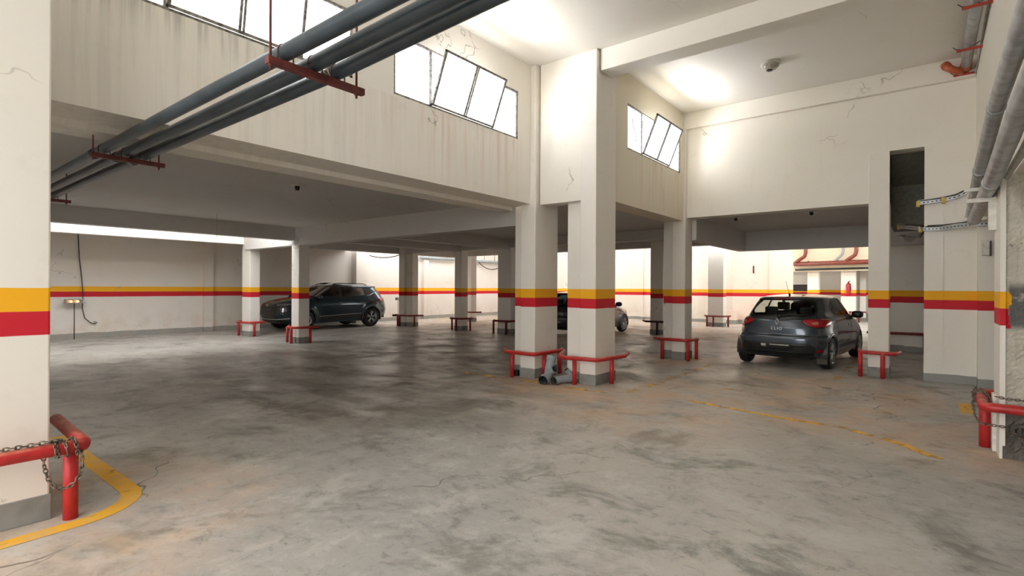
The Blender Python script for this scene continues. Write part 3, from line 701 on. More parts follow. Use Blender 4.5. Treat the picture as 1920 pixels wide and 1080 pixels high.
# ================================================================= LAMPS AND CEILING FITTINGS
T = thing('ceiling_lamp', (-2.08, 9.65, CZ), 'round frosted bulkhead lamp on the high hall ceiling', 'ceiling lamp')
MB().lathe([(0, 0), (.15, 0), (.155, -.03), (.13, -.035), (0, -.035)], (0, 0, 0), 'z', 28).build('base', M_lampw, T)
MB().lathe([(.125, -.03), (.12, -.07), (.09, -.105), (.04, -.12), (0, -.122)], (0, 0, 0), 'z', 28).build('glass_bowl', simple('lamp_glass', (.55, .52, .44), .12, var=.2, nscale=8), T)
MB().lathe([(.0, -.10), (.05, -.10), (.05, -.035)], (-.02, .0, -.03), 'z', 12).build('bulb', M_blackpl, T)
for (x, y, z, lab) in ((-7.8, 4.41, RZ, 'round ceiling lamp base with missing bulb above the empty garage floor'), (-3.35, 12.35, RZ, 'ceiling lamp base nearest above the grey hatchback'), (-1.85, 12.3, RZ, 'small ceiling lamp base right above the hatchback, near the pillar')):
    T = thing('ceiling_light', (x, y, z), lab, 'ceiling light', 'lamp bases on the garage ceiling')
    MB().lathe([(0, 0), (.12, 0), (.125, -.02), (.10, -.03), (0, -.03)], (0, 0, 0), 'z', 24).build('base_plate', M_lampw, T)
    MB().lathe([(0, -.09), (.03, -.09), (.04, -.03), (0, -.03)], (-.02, 0, 0), 'z', 14).build('bulb_socket', M_blackpl, T)
T = thing('pull_wire', (-12.3, 5.06, RZ), 'thin hanging wire with small hook below the garage ceiling at left', 'wire')
MB().tube([(0, 0, 0), (.02, 0, -.02), (0, 0, -.06), (0, 0, -.52)], .006, 6).build('wire_strand', M_cablew, T)
T = thing('amber_lamp_stand', (-19.35, 4.08, 0), 'small glowing amber lamp box on a thin pole by the far left wall', 'lamp')
MB().tube([(0, 0, 0), (0, 0, 1.05)], .012, 8).build('pole', M_cable, T)
MB().box(-.1, .1, -.22, .22, 1.14, 1.17).box(-.1, .1, -.24, .24, 1.05, 1.07).box(-.1, -.08, -.22, .22, 1.07, 1.14).build('housing', M_galv, T)
for yy in (-.08, .07): MB().lathe([(0, .03), (.03, .02), (.035, 0), (.03, -.02), (0, -.03)], (.02, yy, 1.10), 'z', 12).build('bulb', M_amber, T)
T = thing('wall_cable', (-19.55, 4.2, 0), 'dark cable hanging down the far left wall into a loose curl', 'cable')
MB().tube([(0, 0, 3.1), (.0, .03, 2.4), (0, .08, 1.9), (.02, .12, 1.3), (.02, .10, .9), (.02, .16, .6), (.02, .30, .45), (.02, .42, .42), (.02, .46, .46), (.02, .38, .48)], .013, 6).build('cable', M_cable, T)
for (y, x, z, lab) in ((17.3, -19.4, 3.02, 'long grey pipe hung high on the far wall behind the stepped pillar'), (21.45, -19.4, 3.02, 'pale pipe hung on the far wall above the curved cable')):
    T = thing('wall_pipe', (x, y, z), lab, 'pipe'); L = 2.6 if y < 20 else 2.7
    MB().tube([(0, 0, 0), (0, L, 0)], .07, 12).build('pipe_run', M_pvc, T)
    for q in (.6, 1.5): MB().tube([(0, q, .05), (0, q, 1.2)], .012, 6).build('hanger_rod', M_cable, T)
T = thing('hanging_cable', (-19.4, 21.5, 2.9), 'cable drooping in a curve under the pale far pipe', 'cable')
MB().tube([(0, .1+t*2.2, -1.1*(t-t*t)*1.3+.05) for t in [k/12 for k in range(13)]], .025, 8).build('cable', M_cable, T)
T = thing('hanging_cable', (-16.9, 14.0, 2.85), 'cable slung from the wall to the stepped pillar behind the teal car', 'cable')
MB().tube([(-2.4+t*2.5, .3-.3*t, .10-.45*(t-t*t)-.05*t) for t in [k/10 for k in range(11)]], .02, 8).build('cable', M_cable, T)
T = thing('wall_socket', (-17.0, 14.0, 0), 'pair of small dark boxes on a thin pole behind the teal car', 'socket')
MB().tube([(0, 0, 0), (0, 0, 1.05)], .010, 6).build('pole', M_cable, T)
MB().box(-.12, .04, -.05, .05, 1.03, 1.14).build('box', M_cablew, T); MB().box(-.3, -.2, -.05, .05, .36, .44).build('plug', M_blackpl, T); MB().box(-.14, -.05, -.05, .05, .36, .46).build('plug', M_blackpl, T)
tag(MB().box(-.02, .02, -.05, 0, -.16, .16).build('wall_slot', M_blackpl, None, loc=(-6.0, 24.8, 2.42)), 'small dark vertical slot in the pink rear wall', 'vent')
# red drain pipes in the far bay
T = thing('red_drain_pipe', (-5.2, 29.3, 2.80), 'long red horizontal drain pipe high in the far bay', 'pipe')
MB().tube([(0, 0, 0), (6.5, 0, .10)], .11, 16).build('pipe_run', M_rust, T)
for x in (.6, 3.0, 5.6): MB().box(x-.02, x+.02, .06, .29, -.02, .16).build('wall_clip', M_rust, T)
for x in (.25, 2.35): MB().tube([(x-.3, 0, .0), (x, -.05, .22), (x+.20, 0, .38), (x+.25, 0, .55), (x+.25, 0, 1.9)], .085, 14).build('riser', M_rust, T)
for x in (1.85,): MB().tube([(x-.1, 0, .1), (x, -.05, .22), (x+.20, 0, .45), (x+.22, 0, .6), (x+.22, 0, 1.9)], .06, 12).build('grey_riser', M_pvc, T)
tag(MB().tube([(0, 0, 0), (6.5, 0, .08)], .05, 10).build('black_pipe', M_blackpl, None, loc=(-5.2, 29.55, 2.53)), 'black pipe right below the red drain pipe in the far bay', 'pipe')
tag(MB().tube([(0, 0, 0), (2.4, 0, .0)], .035, 10).build('black_pipe', M_blackpl, None, loc=(-5.2, 29.93, 2.70)), 'lower shorter black pipe in the far bay', 'pipe')
T = thing('fire_extinguisher', (-2.97, 29.85, 1.60), 'red fire extinguisher hung on a pillar in the far bay', 'fire extinguisher')
MB().lathe([(0, -.3), (.09, -.3), (.10, -.27), (.10, .18), (.06, .25), (.03, .27), (0, .27)], (0, 0, 0), 'z', 16).build('cylinder', M_ext, T)
MB().tube([(0, 0, .27), (0, 0, .33), (.08, -.02, .36)], .02, 8).tube([(.02, -.05, .3), (.1, -.08, .2), (.11, -.06, -.1)], .015, 6).build('valve_hose', M_blackpl, T)
T = thing('stored_goods', (-5.9, 36.6, 0), 'dark heap of stored boxes in the pale room beyond the roof of the hatchback', 'boxes')
MB().box(-.9, .3, -.3, .3, 0, 1.3).build('lower_box', M_blackpl, T, .03); MB().box(-.8, .5, -.3, .3, 1.45, 1.85).build('upper_box', M_blackpl, T, .05)
# ================================================================= PVC FITTINGS BY THE PILLAR
def hollow(pts, r, parent, name='pipe_body', th=.006):
    MB().tube(pts, r, 22, caps=False).build(name, M_pvc, parent)
    a, b = Vector(pts[0]), Vector(pts[-1])
    MB().tube(pts, r-th, 22, caps=False).build('bore', M_pvcin, parent)
T = thing('pipe_fitting', (-4.86, 7.17, 0), 'upright grey plastic branch fitting, tallest of the loose pieces', 'pipe fitting')
hollow([(.03, -.20, .075), (.0, -.05, .12), (-.05, .10, .36)], .072, T)
hollow([(.03, -.24, .068), (.02, -.17, .085)], .082, T, 'socket_rim'); hollow([(-.045, .085, .335), (-.055, .12, .40)], .080, T, 'socket_rim')
hollow([(.0, -.02, .17), (.13, -.05, .24)], .055, T, 'side_branch')
T = thing('pipe_fitting', (-4.66, 7.27, 0), 'short grey plastic elbow lying right of the upright fitting', 'pipe fitting')
hollow([(-.02, -.22, .065), (.0, -.08, .07), (.10, .08, .075)], .062, T); hollow([(-.025, -.25, .062), (-.015, -.18, .066)], .070, T, 'socket_rim')
T = thing('pipe_fitting', (-4.66, 7.46, 0), 'grey plastic piece leaning behind the elbow', 'pipe fitting')
hollow([(-.04, -.05, .20), (.0, .0, .12), (.14, .05, .05)], .045, T)
tag(MB().box(-.06, .05, -.05, .05, 0, .1).build('dark_block', M_blackpl, None, .01, loc=(-5.70, 7.36, 0)), 'small dark lump behind the leg of the rail at the stepped pillar', 'debris')

# ================================================================= CARS
def interp(tab, z):
    if z <= tab[0][0]: return tab[0][1]
    for (a, va), (b, vb) in zip(tab[:-1], tab[1:]):
        if z <= b: return va+(vb-va)*(z-a)/(b-a)
    return tab[-1][1]
class Body:
    def __init__(s, yr, yf, wd, nr, nf, wheels, rw, flare=.022, y0=0):
        s.yr, s.yf, s.wd, s.nr, s.nf, s.wheels, s.rw, s.flare, s.y0 = yr, yf, wd, nr, nf, wheels, rw, flare, y0
        s.cache = {}
    def quad(s, z, front):
        # sampled quarter outline from the centre line out to the side, with arclength
        k = (round(z, 4), front)
        if k in s.cache: return s.cache[k]
        w_ = interp(s.wd, z); L = (interp(s.yf, z)-s.y0) if front else (s.y0-interp(s.yr, z)); n = interp(s.nf if front else s.nr, z)
        pts = []
        for i in range(241):
            t = (i/240)*PI/2; x = w_*abs(math.sin(t))**(2/n); y = L*abs(math.cos(t))**(2/n); pts.append((x, y))
        pts = sorted(set(pts)); out = [pts[0]]; ac = [0]
        for p in pts[1:]: ac.append(ac[-1]+math.hypot(p[0]-out[-1][0], p[1]-out[-1][1])); out.append(p)
        s.cache[k] = (out, ac); return s.cache[k]
    def at(s, z, front, d):
        out, ac = s.quad(z, front); d = max(0, min(ac[-1]-1e-6, d)); lo, hi = 0, len(ac)-1
        while hi-lo > 1:
            m = (lo+hi)//2
            if ac[m] <= d: lo = m
            else: hi = m
        t = (d-ac[lo])/max(1e-9, ac[hi]-ac[lo]); x = out[lo][0]+(out[hi][0]-out[lo][0])*t; y = out[lo][1]+(out[hi][1]-out[lo][1])*t
        return x, (s.y0+y if front else s.y0-y)
    def bulge(s, x, y, z):
        b = 0
        for wy in s.wheels:
            d = math.hypot(y-wy, z-s.rw); b += s.flare*math.exp(-((d-s.rw*1.22)/.07)**2)*(1 if z < .95 else 0)
        return b
    def P(s, z, front, d, sg):
        x, y = s.at(z, front, d)
        if x > .55: x += s.bulge(x, y, z)
        return Vector((sg*x, y, z))
    def rear(s, u, z, off=0): return s.wrap(u, z, off, False)
    def wrap(s, u, z, off, front):
        sg = 1 if u >= 0 else -1; p = s.P(z, front, abs(u), sg); e = .01
        q = s.P(z, front, abs(u)+e, sg); r = s.P(z+.01, front, abs(u), sg)
        t1 = q-p; t2 = r-p; n = t1.cross(t2)
        if n.length < 1e-12: n = Vector((0, 1 if front else -1, 0))
        n.normalize(); ref = Vector((p.x, (p.y)*.6, 0))
        if n.dot(ref) < 0: n = -n
        return p+n*off
    def side(s, y, z, off, sg):
        front = y > s.y0; w_ = interp(s.wd, z); L = (interp(s.yf, z)-s.y0) if front else (s.y0-interp(s.yr, z)); n = interp(s.nf if front else s.nr, z)
        k = min(1, abs(y-s.y0)/L); x = w_*(1-k**n)**(1/n); x += s.bulge(x, y, z) if x > .55 else 0
        dz = .02; w2 = interp(s.wd, z+dz); w1 = interp(s.wd, z-dz); nz = -(w2-w1)/(2*dz); v = Vector((1, 0, nz)).normalized()
        return Vector((sg*(x+v.x*off), y, z+v.z*off))
    def map(s, mode, u, z, off):
        if mode == 'rear': return s.wrap(u, z, off, False)
        if mode == 'front': return s.wrap(u, z, off, True)
        return s.side(u, z, off, 1 if mode == 'right' else -1)
def inpoly(p, poly):
    x, y = p; c = False; j = len(poly)-1
    for i in range(len(poly)):
        (xi, yi), (xj, yj) = poly[i], poly[j]
        if (yi > y) != (yj > y) and x < (xj-xi)*(y-yi)/(yj-yi)+xi: c = not c
        j = i
    return c
def patch(b, mode, poly, off, name, mat, parent, step=.04, thick=0):
    bm = bmesh.new(); vs = [bm.verts.new((u, z, 0)) for u, z in poly]; bm.faces.new(vs)
    bmesh.ops.triangulate(bm, faces=bm.faces[:])
    us = [p[0] for p in poly]; zs = [p[1] for p in poly]
    u = min(us)+step
    while u < max(us):
        bmesh.ops.bisect_plane(bm, geom=bm.verts[:]+bm.edges[:]+bm.faces[:], plane_co=(u, 0, 0), plane_no=(1, 0, 0)); u += step
    z = min(zs)+step
    while z < max(zs):
        bmesh.ops.bisect_plane(bm, geom=bm.verts[:]+bm.edges[:]+bm.faces[:], plane_co=(0, z, 0), plane_no=(0, 1, 0)); z += step
    for v in bm.verts: v.co = b.map(mode, v.co.x, v.co.y, off)
    bmesh.ops.recalc_face_normals(bm, faces=bm.faces)
    me = bpy.data.meshes.new(name); bm.to_mesh(me); bm.free(); me.materials.append(mat)
    for p in me.polygons: p.use_smooth = True
    o = bpy.data.objects.new(name, me); COL.objects.link(o); o.parent = parent
    if thick: m = o.modifiers.new('s', 'SOLIDIFY'); m.thickness = thick; m.offset = 0
    return o
def dens(poly, step=.05):
    out = []
    for a, b in zip(poly, poly[1:]+poly[:1]):
        n = max(1, int(math.hypot(b[0]-a[0], b[1]-a[1])/step)); out += [(a[0]+(b[0]-a[0])*i/n, a[1]+(b[1]-a[1])*i/n) for i in range(n)]
    return out
def shrink(poly, d):
    n = len(poly); A = sum(poly[i][0]*poly[(i+1) % n][1]-poly[(i+1) % n][0]*poly[i][1] for i in range(n)); sg = 1 if A > 0 else -1; out = []
    for i in range(n):
        a, b, c = poly[i-1], poly[i], poly[(i+1) % n]
        e1 = Vector((b[0]-a[0], b[1]-a[1])).normalized(); e2 = Vector((c[0]-b[0], c[1]-b[1])).normalized()
        n1 = Vector((-e1.y, e1.x))*sg; n2 = Vector((-e2.y, e2.x))*sg; m = n1+n2
        if m.length < .1: m = n1
        m = m.normalized(); k = d/max(.5, m.dot(n1)); out.append((b[0]+m.x*k, b[1]+m.y*k))
    return out
def ring(b, mode, poly, d_out, d_in, off, name, mat, parent):
    A = shrink(poly, -d_out); B = shrink(poly, d_in); n = len(A); m = MB()
    for i in range(n):
        j = (i+1) % n; a0, a1, b0, b1 = A[i], A[j], B[i], B[j]; K = max(1, int(math.hypot(a1[0]-a0[0], a1[1]-a0[1])/.04))
        for k in range(K):
            t, q = k/K, (k+1)/K
            f = lambda p, r, t: (p[0]+(r[0]-p[0])*t, p[1]+(r[1]-p[1])*t)
            m.add([b.map(mode, *f(a0, a1, t), off), b.map(mode, *f(a0, a1, q), off), b.map(mode, *f(b0, b1, q), off), b.map(mode, *f(b0, b1, t), off)], [(0, 1, 2, 3)], 0, True)
    return m.build(name, mat, parent)
def seam(b, mode, pts, name, mat, parent, wd=.006, off=.0025):
    m = MB(); P = []
    for a, c in zip(pts[:-1], pts[1:]):
        n = max(1, int(math.hypot(c[0]-a[0], c[1]-a[1])/.04)); P += [(a[0]+(c[0]-a[0])*i/n, a[1]+(c[1]-a[1])*i/n) for i in range(n)]
    P.append(pts[-1]); vs = []
    for i, p in enumerate(P):
        q = P[min(i+1, len(P)-1)]; r = P[max(0, i-1)]; t = Vector((q[0]-r[0], q[1]-r[1])).normalized(); n = Vector((-t.y, t.x))*wd/2
        vs += [b.map(mode, p[0]+n.x, p[1]+n.y, off), b.map(mode, p[0]-n.x, p[1]-n.y, off)]
    m.add(vs, [(2*i, 2*i+1, 2*i+3, 2*i+2) for i in range(len(P)-1)]); return m.build(name, mat, parent)

def make_body(b, zs, T, mat, holes, arches):
    """holes: (mode, poly) windows; arches: wheel centres y"""
    NQ = 44; m = []; 
    def ringpts(z):
        r = []
        def q(front, sg, rev):
            ac = b.quad(z, front)[1][-1]; seq = [b.P(z, front, ac*(1-(1-i/NQ)**1.0), sg) for i in range(NQ+1)]
            return seq[::-1] if rev else seq
        # go round: rear centre -> right side -> front centre -> left side -> rear centre
        a = q(False, 1, False); c = q(True, 1, True); d = q(True, -1, False); e = q(False, -1, True)
        return a[:-1]+c[:-1]+d[:-1]+e[:-1]
    def uvpos(z, idx):
        # parameter used by the hole tests
        quad = idx//NQ; i = idx-quad*NQ
        fr = quad in (1, 2); ac = b.quad(z, fr)[1][-1]
        return quad, (i/NQ if quad in (0, 2) else 1-i/NQ)*ac
    vs = []; N = 4*NQ
    for z in zs: vs += ringpts(z)
    fs = []
    for k in range(len(zs)-1):
        zc = (zs[k]+zs[k+1])/2
        for j in range(N):
            j2 = (j+1) % N; ids = (k*N+j, k*N+j2, (k+1)*N+j2, (k+1)*N+j); c = sum((Vector(vs[i]) for i in ids), Vector())/4
            kill = False
            if abs(c.x) > .5:
                for wy in arches:
                    if math.hypot(c.y-wy, c.z-b.rw) < b.rw*1.13: kill = True
            quad, d = uvpos(zc, j); d += 0
            for mode, poly in holes:
                if mode == 'rear' and quad in (0, 3) and c.y < b.y0:
                    if inpoly((math.copysign(d, c.x), c.z), poly): kill = True
                elif mode == 'front' and quad in (1, 2) and c.y > b.y0:
                    if inpoly((math.copysign(d, c.x), c.z), poly): kill = True
                elif mode == 'right' and c.x > .45 and inpoly((c.y, c.z), poly): kill = True
                elif mode == 'left' and c.x < -.45 and inpoly((c.y, c.z), poly): kill = True
            if not kill: fs.append(ids)
    fs.append(tuple((len(zs)-1)*N+j for j in range(N)))
    mb = MB(); mb.add(vs, fs, 0, True)
    o = mb.build('body_shell', mat, T)
    return o

def wheel(T, x, y, r, wd, style, sg, mat_rim):
    W = bpy.data.objects.new('wheel', None); COL.objects.link(W); W.parent = T; W.location = (x, y, r)
    h = wd/2
    MB().lathe([(r*.62, -h), (r*.90, -h), (r*.97, -h*.8), (r, -h*.45), (r, h*.45), (r*.97, h*.8), (r*.90, h), (r*.66, h*1.02), (r*.62, h*.9)], (0, 0, 0), 'x', 40).build('tyre', M_black, W)
    f = sg*h
    m = MB().lathe([(r*.66, f*.98), (r*.63, f*1.0), (r*.60, f*.7), (r*.58, -f*.5)], (0, 0, 0), 'x', 40)
    m.lathe([(0, f*.86), (r*.13, f*.84), (r*.15, f*.6), (0, f*.5)], (0, 0, 0), 'x', 20)
    n = 5 if style == 'alloy' else 9
    for k in range(n):
        a = 2*PI*k/n+.3; ca, sa = math.cos(a), math.sin(a)
        if style == 'alloy':
            for da in (-.13, .13):
                c2, s2 = math.cos(a+da*1.3), math.sin(a+da*1.3)
                m.tube([(f*.78, ca*r*.10, sa*r*.10), (f*.86, c2*r*.38, s2*r*.38), (f*.90, c2*r*.62, s2*r*.62)], r*.055, 6)
        else: m.tube([(f*.80, ca*r*.10, sa*r*.10), (f*.92, ca*r*.35, sa*r*.35), (f*.90, ca*r*.62, sa*r*.62)], r*.055, 6)
    m.build('rim', mat_rim, W)
    MB().lathe([(0, f*.3), (r*.60, f*.3)], (0, 0, 0), 'x', 24).build('brake_disc', M_blackpl, W)
    MB().lathe([(0, f*.90), (r*.10, f*.88), (r*.11, f*.7)], (0, 0, 0), 'x', 16).build('hub_cap', M_blackpl if style == 'alloy' else M_chrome, W)
    return W
def wells(b, T, x_in=.52, x_out=.84):
    for wy in b.wheels:
        for sg in (-1, 1):
            m = MB(); R = b.rw*1.16; m.lathe([(R, sg*x_in), (R, sg*x_out)], (0, wy, b.rw), 'x', 24, a0=PI*-.08, a1=PI*1.08)
            m.lathe([(0, sg*x_in), (R, sg*x_in)], (0, wy, b.rw), 'x', 24, a0=PI*-.08, a1=PI*1.08); m.build('wheel_well', M_blackpl, T)
def arch_trim(b, T, mat, wdt=.03, k=1.13):
    for wy in b.wheels:
        for sg, mode in ((1, 'right'), (-1, 'left')):
            m = MB(); vs = []; R = b.rw*k; n = 30
            for i in range(n+1):
                a = -PI*.10+PI*1.2*i/n; ca, sa = math.cos(a), math.sin(a)
                for rr, off in ((R-.03, -.02), (R-.012, .010), (R+wdt, .007), (R+wdt+.004, -.004)):
                    zz = max(.17, b.rw+rr*sa); p = b.side(wy+rr*ca, zz, off, sg); vs.append(p)
            fs = [(4*i+q, 4*i+q+1, 4*i+5+q, 4*i+4+q) for i in range(n) for q in range(3)]
            m.add(vs, fs, 0, True); m.build('arch_trim', mat, T)
def seat(T, x, y, z=.45, lean=.25, w_=.25):
    S = MB(); S.box(x-w_, x+w_, y-.05, y+.45, z-.15, z); o = S.build('seat', M_trim, T, .04)
    B = MB(); B.obox((x, y-.16, z+.28), (w_, 0, 0), (0, .06, .0), (0, -.09, .30)); B.build('seat_back', M_trim, T, .04)
    Hh = MB(); Hh.obox((x, y-.28, z+.68), (.125, 0, 0), (0, .045, 0), (0, -.015, .085)); Hh.build('headrest', M_trim, T, .03)
def mirror(b, T, y, z, mat, x=.86):
    for sg in (1, -1):
        M = MB(); M.lathe([(0, -.11), (.05, -.10), (.075, -.06), (.08, 0), (.075, .07), (.05, .11), (0, .12)], (sg*(x+.08), y, z), 'x', 18)
        M.tube([(sg*(x-.10), y+.0, z-.05), (sg*(x+.03), y, z-.03)], .025, 8); M.build('mirror', mat, T)

def zrange(breaks):
    out = []
    for a, b, st in breaks:
        n = max(1, round((b-a)/st)); out += [a+(b-a)*i/n for i in range(n)]
    out.append(breaks[-1][1]); return out

# ---------------------------------------------------------- small hatchback seen from behind
def hatchback(loc, rz, label, mat, detail=True, glassm=None):
    T = thing('car', loc, label, 'car', None, rz); gm = glassm or M_glass
    b = Body(yr=[(.20, -1.78), (.26, -1.90), (.34, -1.98), (.50, -2.03), (.60, -2.03), (.635, -2.015), (.66, -1.965), (.80, -1.945), (.93, -1.90), (.99, -1.85), (1.10, -1.745), (1.34, -1.52), (1.365, -1.56), (1.385, -1.53), (1.405, -1.36), (1.425, -1.12), (1.44, -.85), (1.45, -.50)],
             yf=[(.20, 1.80), (.26, 1.93), (.45, 2.02), (.62, 1.99), (.74, 1.91), (.83, 1.72), (.90, 1.42), (.95, 1.14), (.99, .98), (1.05, .86), (1.20, .58), (1.34, .30), (1.38, .18), (1.41, .02), (1.43, -.12), (1.445, -.28), (1.45, -.42)],
             wd=[(.20, .80), (.28, .835), (.38, .85), (.52, .862), (.62, .866), (.76, .862), (.86, .852), (.93, .835), (.975, .805), (1.0, .79), (1.10, .752), (1.22, .70), (1.34, .645), (1.38, .615), (1.41, .555), (1.43, .47), (1.445, .33), (1.45, .16)],
             nr=[(.2, 5), (.6, 5.5), (.9, 4.6), (1.0, 4.2), (1.2, 4.0), (1.36, 4.0), (1.45, 2.2)], nf=[(.2, 4.2), (.7, 4.0), (.95, 3.6), (1.0, 3.6), (1.35, 3.6), (1.45, 2.2)],
             wheels=(-1.37, 1.22), rw=.31)
    rwin = [(-.47, 1.345), (.47, 1.345), (.60, 1.24), (.665, 1.13), (.63, 1.065), (.47, 1.01), (.22, .985), (0, .98), (-.22, .985), (-.47, 1.01), (-.63, 1.065), (-.665, 1.13), (-.60, 1.24)]
    fwin = [(-.50, 1.37), (.50, 1.37), (.64, 1.03), (-.64, 1.03)]
    sf = [(.90, 1.005), (.86, 1.04), (.36, 1.335), (-.02, 1.36), (-.04, 1.0)]; sr = [(-.14, 1.0), (-.13, 1.355), (-.60, 1.325), (-.95, 1.17), (-1.0, 1.09), (-.88, 1.02)]
    holes = [('rear', rwin), ('front', fwin), ('right', sf), ('left', sf), ('right', sr), ('left', sr)]
    zs = zrange([(.20, .60, .028), (.60, .68, .012), (.68, .96, .02), (.96, 1.36, .018), (1.36, 1.40, .008), (1.40, 1.45, .006)])
    make_body(b, zs, T, mat, holes, b.wheels)
    patch(b, 'rear', shrink(rwin, -.012), .006, 'rear_window', gm, T); ring(b, 'rear', rwin, .045, .022, .0045, 'window_surround', M_blackpl, T)
    patch(b, 'front', fwin, .006, 'windscreen', gm, T); ring(b, 'front', fwin, .03, .03, .004, 'windscreen_surround', M_blackpl, T)
    for md in ('right', 'left'):
        for q in (sf, sr): patch(b, md, q, .005, 'side_window', gm, T); ring(b, md, q, .028, .018, .0035, 'side_window_frame', M_blackpl, T)
    wells(b, T); arch_trim(b, T, mat)
    for wy in b.wheels:
        for sg in (1, -1): wheel(T, sg*.755, wy, .31, .19, 'cap', sg, M_rim)
    mirror(b, T, .72, 1.0, M_blackpl, .80)
    MB().box(-.74, .74, -1.6, 1.6, .20, .26).box(-.70, .70, -1.84, -.95, .26, .60).box(-.74, .74, .75, .98, .5, .93).build('interior_floor', M_trim, T)
    MB().box(-.6, .6, -1.78, -1.30, .86, .885).build('parcel_shelf', M_trim, T)
    for x in (-.36, .36): seat(T, x, .05, .50)
    seat(T, -.34, -.85, .42, w_=.33); seat(T, .34, -.85, .42, w_=.33)
    MB().tube([(-.36+.17*math.cos(a), .50+.05*math.sin(a), .93+.16*math.sin(a)) for a in [2*PI*k/20 for k in range(20)]], .013, 8, closed=True).build('steering_wheel', M_blackpl, T)
    # tail lamps wrap round the corner
    for sg in (1, -1):
        q = [(.43, .925), (.52, .962), (.80, .972), (1.02, .965), (1.16, .935), (1.18, .90), (1.10, .845), (.92, .815), (.70, .815), (.58, .835)]
        q = [(sg*u, z) for u, z in q]
        L = patch(b, 'rear', q, .012, 'tail_lamp', M_lens, T, thick=.012); L['label'] = 'red tail lamp wrapping the corner'
        q2 = [(sg*u, z) for u, z in [(.60, .90), (.70, .925), (.74, .905), (.72, .86), (.62, .865)]]; patch(b, 'rear', q2, .0195, 'lamp_insert', M_lens2, L)
        ring(b, 'rear', q, .012, .004, .006, 'lamp_surround', M_blackpl, T)
        q = [(sg*u, z) for u, z in [(.70, .385), (.90, .395), (.90, .355), (.70, .345)]]; patch(b, 'rear', q, .008, 'reflector', M_lens, T, thick=.006)
        q = [(sg*u, z) for u, z in [(.55, .78), (.66, .80), (.98, .70), (.93, .60), (.72, .62)]]; patch(b, 'front', q, .008, 'headlamp', M_head, T)
    seam(b, 'rear', [(-.66, .84), (-.60, .70), (-.52, .648), (.52, .648), (.60, .70), (.66, .84)], 'tailgate_seam', M_blackpl, T, .010)
    seam(b, 'rear', [(-.70, .975), (-.685, 1.10)], 'tailgate_seam', M_blackpl, T, .008); seam(b, 'rear', [(.70, .975), (.685, 1.10)], 'tailgate_seam', M_blackpl, T, .008)
    patch(b, 'rear', [(-.13, .665), (.13, .665), (.11, .635), (-.11, .635)], .010, 'tailgate_handle', M_blackpl, T)
    g = patch(b, 'rear', [(-.62, .50), (.62, .50), (.70, .44), (.66, .31), (-.66, .31), (-.70, .44)], .008, 'rear_grille', M_blackpl, T, thick=.01)
    for zz in (.34, .39, .44, .48):
        MB().tube([b.wrap(u, zz, .016, False) for u in [k*.06-.60 for k in range(21)]], .006, 6).build('slat', M_blackpl, g)
    patch(b, 'rear', [(-.70, .30), (.70, .30), (.66, .215), (-.66, .215)], .010, 'bumper_skirt', M_blackpl, T)
    p = patch(b, 'rear', [(-.27, .495), (.27, .495), (.27, .385), (-.27, .385)], .022, 'number_plate', M_blackpl, T, thick=.006)
    patch(b, 'rear', [(-.26, .487), (-.17, .487), (-.17, .435), (-.26, .44)], .027, 'plate_mark', M_plate, p); patch(b, 'rear', [(-.10, .487), (.25, .487), (.25, .463), (-.10, .463)], .027, 'plate_mark', M_plate, p)
    seam(b, 'rear', [(-.18, 1.362), (.18, 1.362)], 'brake_light', M_lens, T, .018, .008)
    MB().tube([b.wrap(.02, 1.0, .02, False), b.wrap(.16, 1.03, .025, False), b.wrap(.44, 1.035, .018, False)], .012, 8).lathe([(0, -.02), (.035, -.015), (.035, .02), (0, .03)], tuple(b.wrap(.02, 1.0, .02, False)), 'y', 14).build('rear_wiper', M_blackpl, T)
    MB().tube([(0, -1.08, 1.425), (0, -1.12, 1.46)], .018, 10).tube([(0, -1.12, 1.455), (0, -1.36, 1.72)], .004, 6).build('roof_antenna', M_blackpl, T)
    if detail:
        # diamond badge and model lettering
        c = b.wrap(0, .905, .012, False); m = MB(); e = Vector((0, 0, 1)); ex = Vector((1, 0, 0)); ey = Vector((0, -1, 0))
        tl = .10
        O = [c+e*.075+ey*.0, c+ex*.046, c-e*.075, c-ex*.046]; I = [c+e*.038, c+ex*.022, c-e*.038, c-ex*.022]
        for i in range(4):
            j = (i+1) % 4; f = .014
            a0, a1, b0, b1 = O[i], O[j], I[i], I[j]; mo = (a0+b0)/2+ey*f; m1 = (a1+b1)/2+ey*f
            m.add([a0, a1, m1, mo], [(0, 1, 2, 3)]); m.add([mo, m1, b1, b0], [(0, 1, 2, 3)])
        m.build('badge', M_chrome, T)
        tc = bpy.data.curves.new('lettering', 'FONT'); tc.body = 'CLIO'; tc.size = .075; tc.extrude = .003; tc.align_x = 'CENTER'; tc.space_character = 1.35; tc.offset = .0015
        to = bpy.data.objects.new('tmp', tc); COL.objects.link(to); bpy.context.view_layer.update()
        me = bpy.data.meshes.new_from_object(to.evaluated_get(bpy.context.evaluated_depsgraph_get())); bpy.data.objects.remove(to)
        me.materials.clear(); me.materials.append(M_chrome); lt = bpy.data.objects.new('lettering', me); COL.objects.link(lt); lt.parent = T
        pp = b.wrap(0, .775, .008, False); lt.location = (pp.x, pp.y-.012, pp.z-.02); lt.rotation_euler = (PI/2, 0, 0)
        MB().box(-.16, .0, -1.70, -1.50, .888, .90).build('paper_sheet', M_paper, T)
